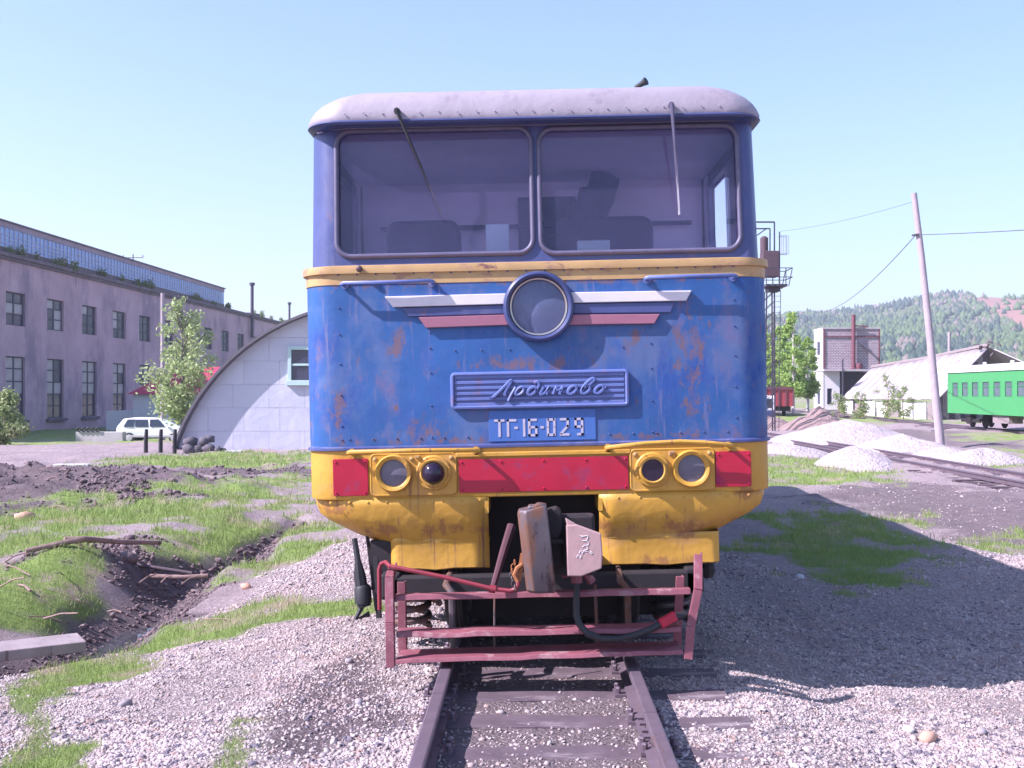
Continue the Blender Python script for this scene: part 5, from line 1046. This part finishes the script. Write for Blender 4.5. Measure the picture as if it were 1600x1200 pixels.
(cx0, cz0_), (_, cz1_) = mp_(1194, 393), mp_(1194, 372); m = MB(); m.lathe([(.22, cz0_), (.22, cz1_), (.1, cz1_+.1)], (cx0, 0, 0), (0, 0, 1), 12); m.build('tank', mrust, ms, True)
m = MB(); (x1_, zt1), (x2_, zt2) = mp_(1210, 347), mp_(1205, 356); m.bar((x1_, 0, az1), (x1_, 0, zt1), .07, .07); m.bar((x1_-1.2, 0, zt1), (x1_, 0, zt1), .08, .08); m.bar((x2_, .3, az1), (x2_, .3, zt2), .06, .06); m.bar((x2_-1, .3, zt2), (x2_, .3, zt2), .07, .07); m.bar((x2_-.9, .3, zt2-.5), (x2_-.2, .3, zt2), .06, .06)
x3, z3 = mp_(1218, 362); m.bar((x3, 0, pz), (x3, 0, z3), .06, .06); m.build('frame', mastm, ms)
(xc0, zc0), (xc1, zc1) = mp_(1220, 397), mp_(1231, 369); m = MB()
for x in np.linspace(xc0, xc1, 3):
    for y in (-.2, .25): m.bar((x, y, zc0), (x, y, zc1), .03, .03)
for z in (zc0, zc1):
    for y in (-.2, .25): m.bar((xc0-.1, y, z), (xc1, y, z), .03, .03)
m.build('cage', M('pale_galvanised', (.4, .4, .48), .5, .3), ms)
# leaning wooden pole and wires
PY = 42; b0 = at(1470, 697, PY); b1 = at(1428, 302, PY); polem = M('grey_pole_wood', (.36, .30, .33), .85, var=.15, scale=3, wear=[((.22, .17, .19), 3, .58, (1, 1, .1))], bump=[(8, .01)])
up = empty('utility_pole', (b0.x, PY, b0.z), label='leaning grey wooden pole with wires beside the gravel heaps', cat='utility pole'); d = b1-b0
m = MB(); m.tube([(0, 0, -.3), d*.03, d*.2, d*.45+Vector((.03, 0, 0)), d*.75+Vector((.04, 0, 0)), d], [.17, .17, .155, .14, .12, .11], 12); m.build('shaft', polem, up, True)
w_at = at(1431, 367, PY); m = MB(); m.lathe([(.15, -.03), (.15, .03)], w_at-b0, (-.1, 0, 1), 12); m.build('wire_band', frm, up)
def wire(name, p, q_, sag, label, r=.012, n=24):
    m = MB(); m.tube([p.lerp(q_, i/n)+Vector((0, 0, -sag*4*(i/n)*(1-i/n))) for i in range(n+1)], r, 5); return tag(m.build(name, frm), label, 'wire')
wire('wire', w_at, at(1275, 488, 95), .8, 'dark wire sloping from the leaning pole down towards the brick tower', .016)
wire('wire', w_at, at(1760, 348, 30), .05, 'dark wire running from the leaning pole out to the right', .014)
wire('wire', at(1424, 316, PY), at(1222, 360, 60)+Vector((0, .3, 0)), .15, 'faint wire from the pole top to the metal mast', .008)
q = at(254, 690, 66); m = MB(); zq = gz(q.x, 66); m.tube([(0, 0, -.3), (.02, 0, 3), (.0, 0, at(0, 458, 66).z-zq)], [.16, .14, .11], 10); tag(m.build('bare_pole', polem, None, True, loc=(q.x, 66, zq)), 'bare pale pole standing behind the leafy tree', 'pole')  # plain utility pole, carries no lamp
q = at(1337, 560, 150); m = MB(); q2 = at(1483, 548, 115); m.tube([(0, 0, -6), (0, 0, 2)], .15, 8); tag(m.build('far_pole', polem, None, True, loc=(q2.x, 115, q2.z)), 'distant pole standing behind the collapsed roof', 'pole')

# heaps of crushed stone and soil
pilem = M('pale_crushed_stone', (.45, .38, .39), .95, var=.2, scale=9, wear=[((.36, .30, .31), 16, .54, None), ((.42, .34, .34), 1.2, .55, None)], bump=[(12, .07), (3, .10)]); dirtm = M('brown_heap_soil', (.26, .18, .17), .95, var=.25, scale=2, wear=[((.36, .29, .29), 6, .6, None)], bump=[(7, .1)])
def heap(x, y, rx, ry, h, mat, label, name, cat, group, seed):
    n, k = 26, 14; V_ = []; z0 = gz(x, y)
    for i in range(k+1):
        r = i/k
        for j in range(n):
            t = 6.2832*j/n; X, Y_ = rx*r*math.cos(t), ry*r*math.sin(t); nn = float(fbm(np.array([X*1.5+seed*7.1+40]), np.array([Y_*1.5+seed*3]), 4)[0])-.5
            n2 = float(fbm(np.array([math.cos(t)*1.4+seed*5+20]), np.array([math.sin(t)*1.4+seed]), 2)[0])-.5
            hh_ = h*max(0, (1-r*(1+n2*.7)))**.92*(1+nn*.5)+nn*.08*h*(1-r); V_.append((X, Y_, hh_-.35*r**3))
    F_ = np.array([(i*n+j, (i+1)*n+j, (i+1)*n+(j+1) % n, i*n+(j+1) % n) for i in range(k) for j in range(n)])
    o = raw(name, np.array(V_), F_, mat, smooth=True); o.location = (x, y, z0-.02); return tag(o, label, cat, group)
G_ = 'white gravel heaps along the siding'
for k, a in enumerate(((9.2, 31, 1.5, 2.0, .50, 'pale gravel heap on the near side of the siding rails'), (8.6, 37, 2.4, 2.6, .42, 'broad pale gravel heap nearest the locomotive edge'), (13.2, 31.8, 2.1, 1.7, .62, 'pale gravel heap farthest right near the leaning pole'),
                       (13.0, 38, 2.4, 3.0, .58, 'pale gravel heap in the middle of the row behind the rails'), (13.4, 46, 4.0, 4.5, .85, 'largest pale gravel heap at the back of the siding'), (12.9, 34, 1.7, 2.2, .42, 'low pale gravel heap left of the heap by the pole'))):
    heap(*a[:5], pilem, a[5], 'gravel_heap', 'gravel heap', G_, k)
heap(16.5, 62, 2.6, 3, 1.35, dirtm, 'brown soil heap behind the white gravel heaps', 'soil_heap', 'soil heap', None, 11); heap(14.5, 66, 2.2, 3, .9, dirtm, 'lower brown soil heap close to the locomotive edge', 'soil_heap', 'soil heap', None, 12)

# ditch timbers, planks and single stones
def log(pts, r, label, mat=woodb, name='log', cat='log'):
    P_ = [Vector(p) for p in pts]; m = MB(); rnd = random.Random(label); c = P_[0].copy()
    pp = [p-c for p in P_]; m.tube(pp, [r*rnd.uniform(.8, 1.15) for _ in pp], 9); return tag(m.build(name, mat, None, True, loc=c), label, cat)
def gp(u, v, dz=0, z=-.35): x, y = flat(u, v, z); return (x, y, max(gz(x, y)+dz, z-.02))
log([gp(40, 918, .08), gp(130, 910, .1), gp(190, 893, .13), gp(250, 876, .12)], .028, 'long crooked grey brown log lying across the ditch bank')
log([gp(100, 902, .08), gp(150, 897, .1)], .04, 'short dark log end above the crooked log')
log([gp(235, 898, .1), gp(285, 899, .12), gp(325, 897, .08)], .028, 'straight pale log beside the puddle')
log([gp(300, 893, .0), (gp(266, 845)[0], gp(300, 893)[1], gz(*gp(300, 893)[:2])+.40)], .022, 'thin dark stick leaning out of the ditch', woodd, 'stick', 'stick')
for k in range(20):
    rnd = random.Random(k+100); u, v = rnd.choice([(rnd.uniform(60, 330), rnd.uniform(890, 985)), (rnd.uniform(0, 60), rnd.uniform(915, 960)), (rnd.uniform(0, 150), rnd.uniform(780, 805))]); a = Vector(gp(u, v, .03)); b_ = a+Vector((rnd.uniform(-.5, .5), rnd.uniform(-.3, .3), rnd.uniform(.0, .12)))
    log([a, a.lerp(b_, .5)+Vector((0, 0, .02)), b_], rnd.uniform(.005, .011), 'thin broken twig lying on the littered ditch bank', woodb, 'twig', 'twig')['group'] = 'twigs littering the ditch banks'
x0, y0 = flat(-60, 1018, -.2); x1, y1 = flat(135, 1000, -.22); m = MB(); d = Vector((x1-x0, y1-y0, 0)); nrm = Vector((-d.y, d.x, 0)).normalized(); zz = -.23
m.add([(0, 0, -.08), d+Vector((0, 0, -.08)), d+nrm*.36+Vector((0, 0, -.08)), nrm*.36+Vector((0, 0, -.08)), (0, 0, 0), d, d+nrm*.36, nrm*.36], [(0, 3, 2, 1), (4, 5, 6, 7), (0, 1, 5, 4), (1, 2, 6, 5), (2, 3, 7, 6), (3, 0, 4, 7)])
tag(m.build('plank', woodg, None, bev=.008, loc=(x0, y0, zz)), 'thick weathered plank laid over the ditch end at the left edge', 'plank')
rockm = {'w': M('whitish_stone', (.55, .53, .56), .9, var=.1), 'o': M('orange_brown_stone', (.50, .30, .22), .9, var=.15), 'g': M('grey_stone', (.30, .26, .28), .9, var=.2)}
for k, (u, v, s, c_, lb) in enumerate(((1249, 886, .055, 'w', 'whitish stone in the shade of the locomotive by the grass'), (1450, 1133, .06, 'o', 'orange brown stone on the sunlit gravel'), (1420, 1120, .035, 'w', 'flat pale stone beside the orange stone'), (545, 1060, .028, 'g', 'grey stone on the gravel left of the track'), (195, 1110, .042, 'g', 'flat grey stone on the gravel near the left edge'), (560, 1130, .032, 'g', 'lumpy brown stone between gravel and rail'), (385, 905, .06, 'o', 'rusty lump on the bare bank beside the ditch'), (1535, 1122, .035, 'g', 'small grey stone on the gravel at far right'), (48, 748, .12, 'w', 'white stone lying on the black soil mound'), (1352, 795, .07, 'w', 'pale stone at the edge of the long shadow'), (40, 808, .16, 'o', 'rust coloured lump on the edge of the black soil'))):
    x, y = flat(u, v, -.25); v_ = IV*np.array([1.2, .9, .7])*s*(1+RNG.uniform(-.2, .2, (12, 1))); o = raw('stone', v_, IF, rockm[c_]); o.location = (x, y, gz(x, y)+s*.35); o.rotation_euler = (0, 0, k); tag(o, lb, 'stone')
